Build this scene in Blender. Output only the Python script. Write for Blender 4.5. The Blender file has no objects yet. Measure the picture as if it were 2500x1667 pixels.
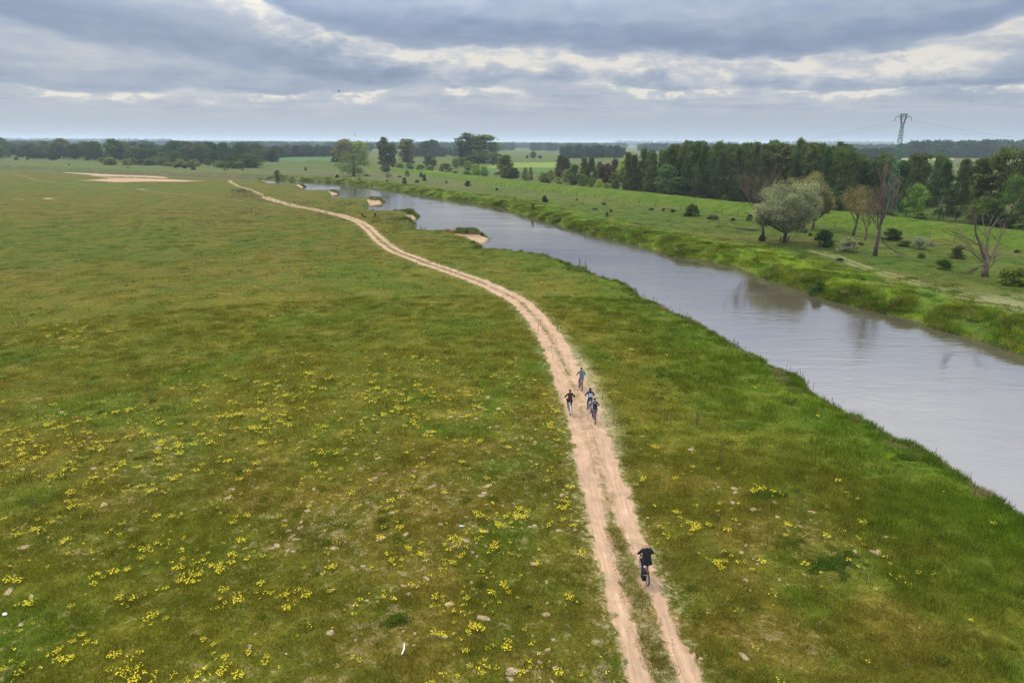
import bpy, math, random
import numpy as np
from mathutils import Matrix, Vector
random.seed(7); rs = np.random.RandomState(11)
SC = bpy.context.scene
COL = SC.collection
R = math.radians

# ------------------------------------------------------------------ camera
CAMZ, FPX, PITCH, ROLL = 18.5, 1667.0, 16.17, 0.29
cam = bpy.data.cameras.new('camera'); cam.lens = 24; cam.sensor_width = 36
cam.clip_start = 0.1; cam.clip_end = 40000
camo = bpy.data.objects.new('camera', cam); COL.objects.link(camo)
CM = Matrix.Rotation(R(90 - PITCH), 3, 'X') @ Matrix.Rotation(R(ROLL), 3, 'Z')
camo.matrix_world = Matrix.Translation((0, 0, CAMZ)) @ CM.to_4x4()
SC.camera = camo
CMN = np.array(CM)

# ------------------------------------------------------------------ exposure
SC.view_settings.view_transform = 'Standard'; SC.view_settings.look = 'None'
SC.view_settings.exposure = -0.2; SC.view_settings.gamma = 1; SC.view_settings.use_curve_mapping = False
SC.cycles.max_bounces = 6; SC.cycles.volume_bounces = 1; SC.cycles.transparent_max_bounces = 8

# ------------------------------------------------------------------ sun
SUN_AZ, SUN_EL = -36.0, 55.0        # degrees from +Y (towards -X), elevation
sd = Vector((math.sin(R(SUN_AZ)) * math.cos(R(SUN_EL)), math.cos(R(SUN_AZ)) * math.cos(R(SUN_EL)), math.sin(R(SUN_EL))))
sl = bpy.data.lights.new('sun', 'SUN'); sl.energy = 2.5; sl.angle = R(2.5); sl.color = (1, 0.93, 0.82)
so = bpy.data.objects.new('sun', sl); COL.objects.link(so)
so.rotation_euler = (-sd).to_track_quat('-Z', 'Y').to_euler(); so.location = (-60, 90, 160)

# ------------------------------------------------------------------ node helpers
class NT:
    def __init__(s, nt): s.t = nt; s.n = nt.nodes; s.l = nt.links
    def new(s, ty, **kw):
        n = s.n.new(ty)
        for k, v in kw.items(): setattr(n, k, v)
        return n
    def put(s, sock, v):
        if v is None: return
        if isinstance(v, bpy.types.NodeSocket): s.l.new(v, sock)
        elif isinstance(v, (tuple, list)) and sock.type == 'RGBA' and len(v) == 3: sock.default_value = (*v, 1)
        else: sock.default_value = v
    def math(s, op, a, b=None, c=None, clamp=False):
        n = s.new('ShaderNodeMath', operation=op, use_clamp=clamp)
        s.put(n.inputs[0], a); s.put(n.inputs[1], b)
        if c is not None: s.put(n.inputs[2], c)
        return n.outputs[0]
    def vmath(s, op, a, b=None, sc=None):
        n = s.new('ShaderNodeVectorMath', operation=op)
        s.put(n.inputs[0], a); s.put(n.inputs[1], b)
        if sc is not None: s.put(n.inputs['Scale'], sc)
        return n.outputs[0]
    def noise(s, vec, scale, detail=4, rough=.55, dist=0.0):
        n = s.new('ShaderNodeTexNoise'); s.put(n.inputs['Vector'], vec)
        n.inputs['Scale'].default_value = scale; n.inputs['Detail'].default_value = detail
        n.inputs['Roughness'].default_value = rough; n.inputs['Distortion'].default_value = dist
        return n.outputs['Fac']
    def mr(s, v, a, b, c=0.0, d=1.0, smooth=True):
        n = s.new('ShaderNodeMapRange', interpolation_type='SMOOTHSTEP' if smooth else 'LINEAR')
        s.put(n.inputs['Value'], v)
        for k, x in zip(('From Min', 'From Max', 'To Min', 'To Max'), (a, b, c, d)): s.put(n.inputs[k], x)
        return n.outputs[0]
    def mix(s, f, a, b, blend='MIX'):
        n = s.new('ShaderNodeMix', data_type='RGBA', blend_type=blend)
        s.put(n.inputs[0], f); s.put(n.inputs[6], a); s.put(n.inputs[7], b)
        return n.outputs[2]
    def attr(s, name, ty='GEOMETRY'):
        return s.new('ShaderNodeAttribute', attribute_name=name, attribute_type=ty)
    def scalev(s, vec, sc):
        n = s.new('ShaderNodeMapping'); s.put(n.inputs['Vector'], vec); n.inputs['Scale'].default_value = sc
        return n.outputs[0]

# ------------------------------------------------------------------ sky
w = bpy.data.worlds.new('World'); SC.world = w; w.use_nodes = True
N = NT(w.node_tree); N.n.clear()
wo = N.new('ShaderNodeOutputWorld'); bg = N.new('ShaderNodeBackground'); N.l.new(bg.outputs[0], wo.inputs[0])
tc = N.new('ShaderNodeTexCoord'); sep = N.new('ShaderNodeSeparateXYZ'); N.l.new(tc.outputs['Generated'], sep.inputs[0])
X, Y, Z = sep.outputs
az = N.math('DIVIDE', N.math('ARCTAN2', X, Y), math.pi)            # -1..1, 0 straight ahead
ze = N.math('MULTIPLY', N.math('ARCSINE', Z), 180 / math.pi)        # elevation, degrees
zc = N.math('ADD', N.math('MAXIMUM', Z, 0.0), 0.035)
cx = N.math('DIVIDE', X, zc); cy = N.math('DIVIDE', Y, zc)
cmb = N.new('ShaderNodeCombineXYZ'); N.l.new(cx, cmb.inputs[0]); N.l.new(cy, cmb.inputs[1])
P = cmb.outputs[0]
nA = N.noise(P, 0.42, 6, .55, .2)
nB = N.noise(N.vmath('ADD', P, (13.1, 4.7, 2.0)), 1.5, 6, .62, .35)
cm2 = N.new('ShaderNodeCombineXYZ'); N.put(cm2.inputs[0], N.math('MULTIPLY', az, 33)); N.put(cm2.inputs[1], N.math('MULTIPLY', ze, .42))
nE = N.noise(cm2.outputs[0], 1.2, 7, .58, .3)                      # edge billows in azimuth / elevation
nF = N.noise(N.vmath('ADD', cm2.outputs[0], (7.3, 1.9, 0)), 0.9, 5, .5, .2)
nS = N.noise(N.scalev(cm2.outputs[0], (.35, 2.2, 1)), 1.1, 5, .55, .2)
def curve(pts):        # pts: (azimuth in degrees, value)
    n = N.new('ShaderNodeFloatCurve'); N.put(n.inputs['Value'], N.math('MULTIPLY_ADD', az, .5, .5))
    c = n.mapping.curves[0]; n.mapping.use_clip = False
    ps = [(-180, pts[0][1])] + list(pts) + [(180, pts[0][1])]
    ps = [((a / 180) * .5 + .5, v / 20) for a, v in ps]
    while len(c.points) < len(ps): c.points.new(0.5, 0.5)
    for p, (a, b) in zip(c.points, ps): p.location = (a, b); p.handle_type = 'AUTO'
    n.mapping.update()
    return N.math('MULTIPLY', n.outputs[0], 20)
def a_(px): return math.degrees(math.atan((px - 1250) / 1735))
edgeA = curve([(-60, 13), (a_(100), 13.5), (a_(600), 11.2), (a_(720), 9.0), (a_(900), 7.6), (a_(1000), 7.2), (a_(1300), 7.2), (a_(1500), 6.6), (a_(1950), 6.2), (a_(2230), 6.6), (a_(2360), 7.2), (a_(2480), 8.2), (60, 9)])
edgeB = curve([(-60, 6.5), (a_(0), 7.1), (a_(250), 6.3), (a_(500), 5.5), (a_(700), 4.9), (a_(950), 4.5), (a_(1050), 5.3), (a_(1250), 6.5), (a_(1500), 6.0), (60, 6)])
topB = curve([(-60, 9.6), (a_(0), 9.8), (a_(300), 9.2), (a_(600), 8.2), (a_(800), 7.2), (a_(1000), 6.0), (a_(1100), 5.4), (a_(1250), 5.0), (60, 5)])
edgeC = curve([(-60, 3.2), (a_(0), 3.4), (a_(350), 3.3), (a_(600), 3.4), (a_(750), 3.6), (a_(1100), 4.2), (a_(1600), 4.4), (a_(1800), 3.9), (a_(2200), 3.9), (60, 4.2)])
nw = N.math('MULTIPLY', N.math('SUBTRACT', nE, .5), 2.7)
nw2 = N.math('MULTIPLY', N.math('SUBTRACT', nF, .5), 2.2)
e2 = N.math('ADD', ze, nw); e3 = N.math('ADD', ze, nw2)
dA = N.math('SUBTRACT', e2, edgeA)
mA = N.mr(dA, -.35, .6)
decA = N.mr(dA, 0, 4.2, 1, .25)
mB = N.math('MULTIPLY', N.mr(N.math('SUBTRACT', e2, edgeB), -.3, .5), N.mr(N.math('SUBTRACT', topB, e3), -.9, 1.1))
dC = N.math('SUBTRACT', e3, edgeC)
mC = N.math('MULTIPLY', N.mr(dC, -.15, .3), N.mr(dC, .4, 1.9, 1, 0))
V = N.math('MULTIPLY_ADD', N.math('SUBTRACT', nA, .5), .55, .60)
V = N.math('MULTIPLY_ADD', N.math('SUBTRACT', nB, .5), .42, V)
V = N.math('MULTIPLY_ADD', N.math('SUBTRACT', nE, .5), .50, V)
V = N.math('MULTIPLY_ADD', N.math('SUBTRACT', nS, .5), .18, V)
V = N.math('SUBTRACT', V, N.math('MULTIPLY', N.math('MULTIPLY', mA, decA), .36))
V = N.math('SUBTRACT', V, N.math('MULTIPLY', mB, .33))
V = N.math('SUBTRACT', V, N.math('MULTIPLY', mC, .22))
nP = N.noise(N.vmath('ADD', cm2.outputs[0], (3.3, 8.1, 0)), 3.4, 6, .6, .5)
V = N.math('MULTIPLY_ADD', N.math('SUBTRACT', nP, .5), .15, V)
bandA = N.math('MULTIPLY', N.mr(dA, -2.9, -.9), N.mr(dA, -.35, .1, 1, 0))
V = N.math('ADD', V, N.math('MULTIPLY', bandA, N.math('MULTIPLY', N.mr(nE, .36, .60, .40, 1), N.mr(nP, .36, .66, .28, .52))))
bandC = N.math('MULTIPLY', N.mr(dC, -.9, -.3), N.mr(dC, -.15, .1, 1, 0))
V = N.math('ADD', V, N.math('MULTIPLY', bandC, N.math('MULTIPLY', N.mr(nF, .38, .60, .0, 1), N.mr(nP, .42, .60, .15, .6))))
hz = N.mr(ze, 1.0, 3.4)                                             # flatten into the murk over the horizon
V = N.math('ADD', N.math('MULTIPLY', V, hz), N.math('MULTIPLY', N.math('SUBTRACT', 1.0, hz), .56))
cr = N.new('ShaderNodeValToRGB'); N.put(cr.inputs[0], V)
def s2l(*c): return tuple(((v / 255 + .055) / 1.055) ** 2.4 if v > 10 else v / 255 / 12.92 for v in c)
els = cr.color_ramp.elements
els[0].position = 0.0; els[0].color = (*s2l(112, 126, 156), 1)
els[1].position = 1.0; els[1].color = (*s2l(232, 226, 216), 1)
for p, c in ((.28, (136, 150, 178)), (.52, (163, 173, 192)), (.75, (196, 198, 205))):
    e = els.new(p); e.color = (*s2l(*c), 1)
cloud = cr.outputs[0]
nish = N.new('ShaderNodeTexSky', sky_type='NISHITA'); nish.sun_disc = False
nish.sun_elevation = R(SUN_EL); nish.sun_rotation = R(SUN_AZ); nish.air_density = 1.2; nish.dust_density = 1.5
nb = N.vmath('SCALE', nish.outputs[0], sc=0.10)
base = N.mix(0.12, cloud, nb)
lift = N.mr(ze, 7, 25, 1.15, 4.9)                                   # overcast deck brightens towards the zenith
dots = N.new('ShaderNodeVectorMath', operation='DOT_PRODUCT'); N.l.new(tc.outputs['Generated'], dots.inputs[0]); dots.inputs[1].default_value = sd
glow = N.math('MULTIPLY', N.mr(dots.outputs['Value'], .75, 1.0), 1.2)
base = N.vmath('SCALE', base, sc=N.math('ADD', lift, glow))
base = N.mix(N.mr(ze, 9, 24), base, N.vmath('MULTIPLY', base, (1.12, 1.0, .84)))      # thinner, warmer cloud overhead
low = N.mr(ze, -6, 0.0)
base = N.mix(low, s2l(120, 130, 120), base)
N.put(bg.inputs[0], base); bg.inputs[1].default_value = 1.0
w.cycles.sampling_method = 'MANUAL'; w.cycles.sample_map_resolution = 512

# ------------------------------------------------------------------ geometry helpers
def ray(px, py):
    d = CMN @ np.array([(px - 1250) / FPX, -(py - 833.5) / FPX, -1.0]); return d
def at(px, py, z=0.0):
    d = ray(px, py); t = (z - CAMZ) / d[2]; return np.array([d[0] * t, d[1] * t])
def top_z(px, py, xy):
    d = ray(px, py); t = math.hypot(*xy) / math.hypot(d[0], d[1]); return CAMZ + d[2] * t
def h2(ix, iy, s):
    n = (ix.astype(np.int64) * 374761393 + iy.astype(np.int64) * 668265263 + s * 144269) & 0x7fffffff
    n = ((n ^ (n >> 13)) * 1274126177) & 0x7fffffff
    return ((n ^ (n >> 16)) & 0xffff) / 65535.0
def vn(x, y, s=0):
    ix = np.floor(x); iy = np.floor(y); fx = x - ix; fy = y - iy
    fx = fx * fx * (3 - 2 * fx); fy = fy * fy * (3 - 2 * fy)
    a = h2(ix, iy, s); b = h2(ix + 1, iy, s); c = h2(ix, iy + 1, s); d = h2(ix + 1, iy + 1, s)
    return (a * (1 - fx) + b * fx) * (1 - fy) + (c * (1 - fx) + d * fx) * fy
def fbm(x, y, s=0, o=4):
    r = 0; a = .5; t = 0
    for k in range(o):
        r = r + a * vn(x * 2 ** k + 17.3 * k, y * 2 ** k - 9.1 * k, s + k); t += a; a *= .5
    return r / t
def sstep(a, b, x):
    t = np.clip((x - a) / (b - a), 0, 1); return t * t * (3 - 2 * t)
def segdist(x, y, pts):
    """distance to a polyline, and position along it (index units)"""
    best = np.full(x.shape, 1e9); par = np.zeros(x.shape)
    for i in range(len(pts) - 1):
        ax, ay = pts[i]; dx, dy = pts[i + 1][0] - ax, pts[i + 1][1] - ay
        L = dx * dx + dy * dy + 1e-12
        t = np.clip(((x - ax) * dx + (y - ay) * dy) / L, 0, 1)
        q = (x - ax - t * dx) ** 2 + (y - ay - t * dy) ** 2
        m = q < best; best[m] = q[m]; par[m] = (i + t)[m]
    return np.sqrt(best), par
def inpoly(x, y, pts):
    ins = np.zeros(x.shape, bool); n = len(pts)
    for i in range(n):
        x1, y1 = pts[i]; x2, y2 = pts[(i + 1) % n]
        if y1 == y2: continue
        c = ((y1 > y) != (y2 > y)) & (x < (x2 - x1) * (y - y1) / (y2 - y1) + x1)
        ins ^= c
    return ins
def smooth_line(pts, it=2):
    for _ in range(it):
        o = [pts[0]]
        for a, b in zip(pts[:-1], pts[1:]): o += [.75 * a + .25 * b, .25 * a + .75 * b]
        o.append(pts[-1]); pts = o
    return pts
def D(p): return (p[0] * 1.063, p[1] * 1.063)

# ------------------------------------------------------------------ the plan of the place
ZW = -1.3
lb_d = [(2352, 1162), (2260, 1100), (2180, 1062), (2100, 1015), (2060, 995), (1960, 935), (1890, 895), (1830, 858), (1770, 832), (1700, 790), (1650, 765), (1600, 735), (1540, 708), (1490, 685), (1440, 650), (1370, 628), (1300, 600), (1250, 583), (1190, 573), (1115, 569), (1105, 562), (1121, 556), (1122, 550), (1108, 546), (1104, 541), (1040, 533), (980, 526), (950, 516), (941, 509), (954, 503), (956, 496), (930, 488), (870, 483), (838, 480), (846, 471), (876, 465), (880, 460), (830, 456), (775, 453), (762, 448), (774, 444), (775, 440), (740, 436), (700, 433.5), (690, 431), (697, 428), (685, 424), (645, 420.5), (606, 416), (575, 414)]
LB = [at(*D(p), -0.25) for p in lb_d[:18]]
LB += [at(*p) for p in ((1250, 608.7, -.1), (1208, 606.7, -.1), (1179, 604.5, -.1), (1174, 601, -1.25), (1183, 596.8, -1.3), (1193.7, 588.5, -1.3), (1190, 581, -1.1), (1177.7, 575.5, -1.0), (1152.8, 567, -.7), (1111, 563.6, -.3), (1053, 560, 0), (1014.6, 554.8, 0),
    (1011.8, 543.7, -1.0), (1014.6, 538, -1.3), (1018, 533, -1.3), (1017, 529, -1.1), (1016, 523, -1.0), (984, 517.5, -.5), (945.5, 513.9, -.1), (901, 511.7, 0), (899, 508, -1.3), (906.8, 503.4, -1.3), (927.5, 499, -1.3), (935.8, 495.4, -1.1), (935.3, 489.8, -1.0), (898.5, 484.3, -.5), (848.8, 482, 0), (818, 481.8, 0),
    (810.6, 479.6, -1.3), (815.6, 477.4, -1.3), (825, 475.2, -1.2), (826, 470.5, -1), (804.5, 465.2, -.5), (765.8, 463, 0), (739.6, 461.4, 0), (736.8, 460, -1.3), (742.3, 458, -1.2), (743.2, 453.9, -1), (716, 448.6, -.5), (683, 447, 0), (652.5, 446.2, 0), (649.8, 444.8, -1.3), (652, 442.8, -1.2), (641.5, 440, -.8), (605, 438.7, -.2))]
LBx = [at(x, y, -0.1) for x, y in ((560, 437), (450, 432.5), (300, 427), (150, 420), (0, 413), (-300, 403), (-700, 393))]
d0 = LB[0] - LB[1]; d0 /= np.linalg.norm(d0)
LBn = [LB[0] + d0 * 160, LB[0] + d0 * 70 + np.array([1.5, 0]), LB[0] + d0 * 20]
rb_s = [(2500, 863), (2367, 822), (2283, 799), (2168, 766), (2085, 745), (2010, 727), (1976, 712), (1900, 688), (1844, 668), (1781, 646), (1700, 631), (1635, 625), (1630, 617), (1569, 600), (1498, 583), (1440, 571), (1390, 556), (1320, 537), (1254, 518), (1246, 510), (1195, 503), (1106, 488), (1017, 475), (957, 464), (898, 455), (808, 446), (719, 441), (645, 436)]
RB = [at(x, y, ZW) for x, y in rb_s]
d1 = RB[0] - RB[1]; d1 /= np.linalg.norm(d1)
RBn = [RB[0] + d1 * 190, RB[0] + d1 * 60]
RBx = []
for k, p in enumerate(LBx):
    q = LBx[min(k + 1, len(LBx) - 1)] - LBx[max(k - 1, 0)]; n = np.array([-q[1], q[0]]); n /= np.linalg.norm(n)
    if n[1] < 0: n = -n
    RBx.append(p + n * (30 if k else 33))
RIGHT = RBn + RB + RBx; LEFT = LBn + LB + LBx
RIVER = LEFT + RIGHT[::-1]
beaches = [[(1100, 579), (1140, 588), (1165, 600), (1180, 601), (1195, 589), (1188, 581), (1150, 580)], [(988, 530), (1012, 542), (1020, 534), (1016, 530)], [(898, 492), (905, 504), (931, 498), (925, 494)],
    [(802, 471), (811, 478), (825, 476), (820, 472)], [(718, 455), (735, 461), (743, 458), (735, 455)], [(636, 443), (648, 446), (653, 443.5)]]
BEACH = [[at(*p, -1.1) for p in b] for b in beaches]
path_d = [(1532, 1590, 1), (1497, 1470, 1), (1457, 1350, 1), (1421, 1250, .75), (1397, 1150, .35), (1369, 1050, .08), (1350, 980, .1), (1322, 900, .2), (1300, 850, .3), (1278, 800, .35), (1250, 750, .4), (1208, 700, .35), (1180, 680, .3), (1115, 650, .55), (1052, 630, .65), (960, 600, .85), (892, 570, .85), (860, 540, .75), (840, 520, .6), (815, 505, .5), (770, 491, .9), (715, 480, .95), (670, 471.5, .9), (630, 460, .6), (606, 452, 1.2)]
PATH = [at(p[0] * 1.063, p[1] * 1.063) for p in path_d]
dd = PATH[0] - PATH[1]; dd /= np.linalg.norm(dd)
PATH = [PATH[0] + dd * 30] + PATH; pmid = np.array([1] + [p[2] for p in path_d], float)
PATHR = []                                                          # rounded line, keeping the parameter
PATHR = smooth_line([np.array([*p, m]) for p, m in zip(PATH, pmid)], 2)
pm_r = np.array([p[2] for p in PATHR]); PATHR = [p[:2] for p in PATHR]
trails = [([(0, 419), (65, 431), (88, 441), (153, 448), (289, 458), (335, 462), (367, 467), (476, 479), (578, 489), (700, 505)], .5, .17),
          ([(642, 478), (608, 462), (585, 456), (565, 447), (560, 440)], .6, .55),
          ([(1990, 618), (2043, 631), (2090, 650), (2130, 664), (2190, 681), (2250, 698), (2334, 725), (2410, 748), (2500, 771), (2640, 806)], 1.0, .27)]
TR = [([at(*p) for p in t[0]], t[1], t[2]) for t in trails]
SIDE = [at(*D(p)) for p in ((1262, 735), (1310, 800), (1345, 850), (1385, 950), (1412, 1020), (1440, 1090))]
foot = [(1000, 427), (1046, 432), (1061, 434.5), (1200, 453), (1271, 462), (1387, 475), (1480, 486), (1536, 493), (1661, 508), (1795, 526), (2038, 551), (2200, 573), (2330, 590), (2500, 612)]
FOOT = [at(*p) for p in foot]
LEVW = 8.5
AX = []
for k, p in enumerate(FOOT):
    q = FOOT[min(k + 1, len(FOOT) - 1)] - FOOT[max(k - 1, 0)]; n = np.array([-q[1], q[0]]); n /= np.linalg.norm(n)
    if n[0] < 0: n = -n
    AX.append(p + n * LEVW)
AX = [AX[0] + (AX[0] - AX[1]) / np.linalg.norm(AX[0] - AX[1]) * 260] + AX + [AX[-1] + (AX[-1] - AX[-2]) / np.linalg.norm(AX[-1] - AX[-2]) * 160]
AX = smooth_line(AX, 2)
sandpoly = [[at(*p) for p in ((128, 418.5), (250, 419.5), (330, 426), (425, 433.5), (400, 436), (300, 431), (250, 430), (190, 425))], [at(*p) for p in ((165, 442), (250, 437), (330, 436), (420, 438), (505, 442), (400, 444), (300, 444.5), (230, 442))], [at(*p) for p in ((215, 427), (320, 430), (390, 437), (280, 439), (240, 435))],
            [at(*p) for p in ((90, 483), (140, 482), (150, 486), (100, 488))], [at(*p) for p in ((20, 486), (60, 485), (60, 489), (20, 489))],
            [at(*p) for p in ((332, 460), (356, 461), (372, 468), (356, 468))]]
bankcut = [at(*p, -.5) for p in ((85, 407), (108, 409))]

def terrain(x, y, full=False):
    x = np.asarray(x, float); y = np.asarray(y, float)
    r = np.hypot(x, y); near = (r < 1500) & (y > -230)
    dr = np.full(x.shape, 900.0); isR = np.zeros(x.shape, bool)
    xn, yn = x[near], y[near]
    dl_, _ = segdist(xn, yn, LEFT); dr_, _ = segdist(xn, yn, RIGHT)
    ins = inpoly(xn, yn, RIVER); d = np.minimum(dl_, dr_); d = np.where(ins, -d, d)
    wob = (fbm(xn / 2.2, yn / 2.2, 5, 3) - .5) * 1.5 * sstep(500, 40, np.hypot(xn, yn))
    d = d + wob * np.where(dr_ < dl_, .8, 1.25)
    dr[near] = d; isR[near] = dr_ < dl_
    und = (fbm(x / 16, y / 16, 1, 3) - .5) * .55 + (fbm(x / 3.1, y / 3.1, 9, 3) - .5) * .16
    und = und * sstep(900, 300, r) + (fbm(x / 260, y / 260, 3, 3) - .5) * 3.0 * sstep(900, 2500, r)
    landL = ZW + (-ZW) * sstep(-.2, 1.7, dr)
    landR = ZW + (-ZW + .25) * sstep(-.2, 4.5, dr) ** .8
    hum = (1 - np.abs(2 * vn(x / 1.7, y / 1.7, 21) - 1)) * .55 + vn(x / .8, y / .8, 22) * .25
    landR = landR + hum * sstep(.2, 2.5, dr) * sstep(15, 5, dr) * .9
    z = np.where(isR, landR, landL) + und * sstep(0, 6, dr)
    z = np.where(dr < 0, np.maximum(ZW + dr * .45 - .05, -3.2), z)
    beach = np.zeros(x.shape)
    for b in BEACH:
        cx_ = np.mean([p[0] for p in b]); cy_ = np.mean([p[1] for p in b]); ext = max(math.hypot(p[0] - cx_, p[1] - cy_) for p in b) + 8
        m = np.hypot(x - cx_, y - cy_) < ext
        if not m.any(): continue
        q, _ = segdist(x[m], y[m], b + [b[0]]); q = np.where(inpoly(x[m], y[m], b), q, -q)
        beach[m] = np.maximum(beach[m], sstep(-1.2, .6, q))
    zb = ZW + .07 + .11 * np.clip(dr, -2, 8)
    z = z * (1 - beach) + np.minimum(z, zb) * beach
    la = np.full(x.shape, 900.0); m = (y > -150) & (r < 800) & (x > -260)
    la[m], _ = segdist(x[m], y[m], AX)
    lev = 2.25 * sstep(LEVW + 1, 1.6, la); z = np.where(lev > .01, np.maximum(z, und * .3 + .1) + lev * (1 + .06 * (fbm(x / 5, y / 5, 31) - .5)), z)
    if not full: return z
    return z, dr, isR, la, beach
def tz(x, y): return float(terrain(np.array([x]), np.array([y]))[0])

# ------------------------------------------------------------------ mesh helpers
def mesh_np(name, verts, faces, mat=None, attrs=None):
    """verts Nx3 array, faces MxK array (K constant)"""
    me = bpy.data.meshes.new(name); nv = len(verts); nf, k = faces.shape
    me.vertices.add(nv); me.vertices.foreach_set('co', np.ascontiguousarray(verts, dtype=np.float32).ravel())
    me.loops.add(nf * k); me.loops.foreach_set('vertex_index', np.ascontiguousarray(faces, dtype=np.int32).ravel())
    me.polygons.add(nf); me.polygons.foreach_set('loop_start', np.arange(0, nf * k, k, dtype=np.int32))
    me.update(calc_edges=True)
    for an, (ty, dom, arr) in (attrs or {}).items():
        a = me.attributes.new(an, ty, dom)
        a.data.foreach_set('color' if ty == 'FLOAT_COLOR' else ('vector' if ty == 'FLOAT_VECTOR' else 'value'), np.ascontiguousarray(arr, dtype=np.float32).ravel())
    if mat: me.materials.append(mat)
    return me
class MB:
    def __init__(s): s.v = []; s.f = []; s.m = []
    def add(s, v, f, m=0):
        o = len(s.v); s.v += [tuple(p) for p in v]; s.f += [tuple(i + o for i in q) for q in f]; s.m += [m] * len(f)
    def tube(s, pts, rad, n=6, m=0, cap=True):
        pts = [Vector(p) for p in pts]; rad = rad if isinstance(rad, (list, tuple)) else [rad] * len(pts)
        V = []; up = None
        for i, p in enumerate(pts):
            t = (pts[min(i + 1, len(pts) - 1)] - pts[max(i - 1, 0)]).normalized()
            if up is None: up = Vector((0, 0, 1)) if abs(t.z) < .9 else Vector((1, 0, 0))
            a = t.cross(up).normalized(); b = a.cross(t).normalized(); up = b
            for k in range(n):
                an = 2 * math.pi * k / n; V.append(p + (a * math.cos(an) + b * math.sin(an)) * rad[i])
        F = []
        for i in range(len(pts) - 1):
            for k in range(n):
                k2 = (k + 1) % n; F.append((i * n + k, i * n + k2, (i + 1) * n + k2, (i + 1) * n + k))
        if cap: F += [tuple(range(n))[::-1], tuple((len(pts) - 1) * n + k for k in range(n))]
        s.add(V, F, m)
    def box(s, c, h, m=0, rot=None, taper=1.0):
        V = []
        for z in (-1, 1):
            for x, y in ((-1, -1), (1, -1), (1, 1), (-1, 1)):
                k = taper if z > 0 else 1
                p = Vector((x * h[0] * k, y * h[1] * k, z * h[2]))
                if rot is not None: p = rot @ p
                V.append(p + Vector(c))
        s.add(V, [(3, 2, 1, 0), (4, 5, 6, 7), (0, 1, 5, 4), (1, 2, 6, 5), (2, 3, 7, 6), (3, 0, 4, 7)], m)
    def torus(s, c, Rr, r, n=20, k=6, m=0):      # in the YZ plane (a wheel running along Y)
        V = []; F = []
        for i in range(n):
            a = 2 * math.pi * i / n
            for j in range(k):
                b = 2 * math.pi * j / k; q = Rr + r * math.cos(b)
                V.append((c[0] + r * math.sin(b), c[1] + q * math.cos(a), c[2] + q * math.sin(a)))
        for i in range(n):
            for j in range(k):
                F.append((i * k + j, i * k + (j + 1) % k, ((i + 1) % n) * k + (j + 1) % k, ((i + 1) % n) * k + j))
        s.add(V, F, m)
    def ball(s, c, r, n=10, k=7, m=0):
        r = r if isinstance(r, (tuple, list)) else (r, r, r); V = [(c[0], c[1], c[2] - r[2])]; F = []
        for i in range(1, k):
            t = math.pi * i / k
            for j in range(n):
                a = 2 * math.pi * j / n; V.append((c[0] + r[0] * math.sin(t) * math.cos(a), c[1] + r[1] * math.sin(t) * math.sin(a), c[2] - r[2] * math.cos(t)))
        V.append((c[0], c[1], c[2] + r[2])); L = len(V) - 1
        for j in range(n): F.append((0, 1 + (j + 1) % n, 1 + j)); F.append((L, 1 + (k - 2) * n + j, 1 + (k - 2) * n + (j + 1) % n))
        for i in range(k - 2):
            for j in range(n):
                a = 1 + i * n + j; b = 1 + i * n + (j + 1) % n; F.append((a, b, b + n, a + n))
        s.add(V, F, m)
    def mesh(s, name, mats, smooth=False):
        me = bpy.data.meshes.new(name); me.from_pydata(s.v, [], s.f)
        for mt in (mats if isinstance(mats, (list, tuple)) else [mats]): me.materials.append(mt)
        me.polygons.foreach_set('material_index', s.m)
        if smooth: me.polygons.foreach_set('use_smooth', [True] * len(me.polygons))
        me.update(); return me
    def build(s, name, mats, parent=None, smooth=False): return link(name, s.mesh(name, mats, smooth), parent)
def link(name, data, parent=None, loc=None, rotz=0, scale=None):
    o = bpy.data.objects.new(name, data); COL.objects.link(o)
    if parent: o.parent = parent
    if loc is not None: o.location = loc
    if rotz: o.rotation_euler = (0, 0, rotz)
    if scale is not None: o.scale = scale
    return o
def tag(o, label=None, cat=None, group=None, kind=None):
    if label: o['label'] = label
    if cat: o['category'] = cat
    if group: o['group'] = group
    if kind: o['kind'] = kind
    return o
def thing(name, label, cat, loc, rotz=0, group=None):
    return tag(link(name, None, None, loc, rotz), label, cat, group)

# ------------------------------------------------------------------ materials
def mat(name):
    m = bpy.data.materials.new(name); m.use_nodes = True; n = NT(m.node_tree); n.n.clear()
    out = n.new('ShaderNodeOutputMaterial'); return m, n, out
def simple(name, col, rough=.8, metal=0.0, var=.15, scale=6.0, spec=.3):
    m, n, out = mat(name); b = n.new('ShaderNodeBsdfPrincipled'); n.l.new(b.outputs[0], out.inputs[0])
    tcn = n.new('ShaderNodeTexCoord'); f = n.noise(tcn.outputs['Object'], scale, 4)
    f = n.mr(f, .3, .7, 1 - var, 1 + var, False)
    n.put(b.inputs['Base Color'], n.vmath('SCALE', tuple(col), sc=f))
    b.inputs['Roughness'].default_value = rough; b.inputs['Metallic'].default_value = metal; b.inputs['Specular IOR Level'].default_value = spec
    return m
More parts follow.
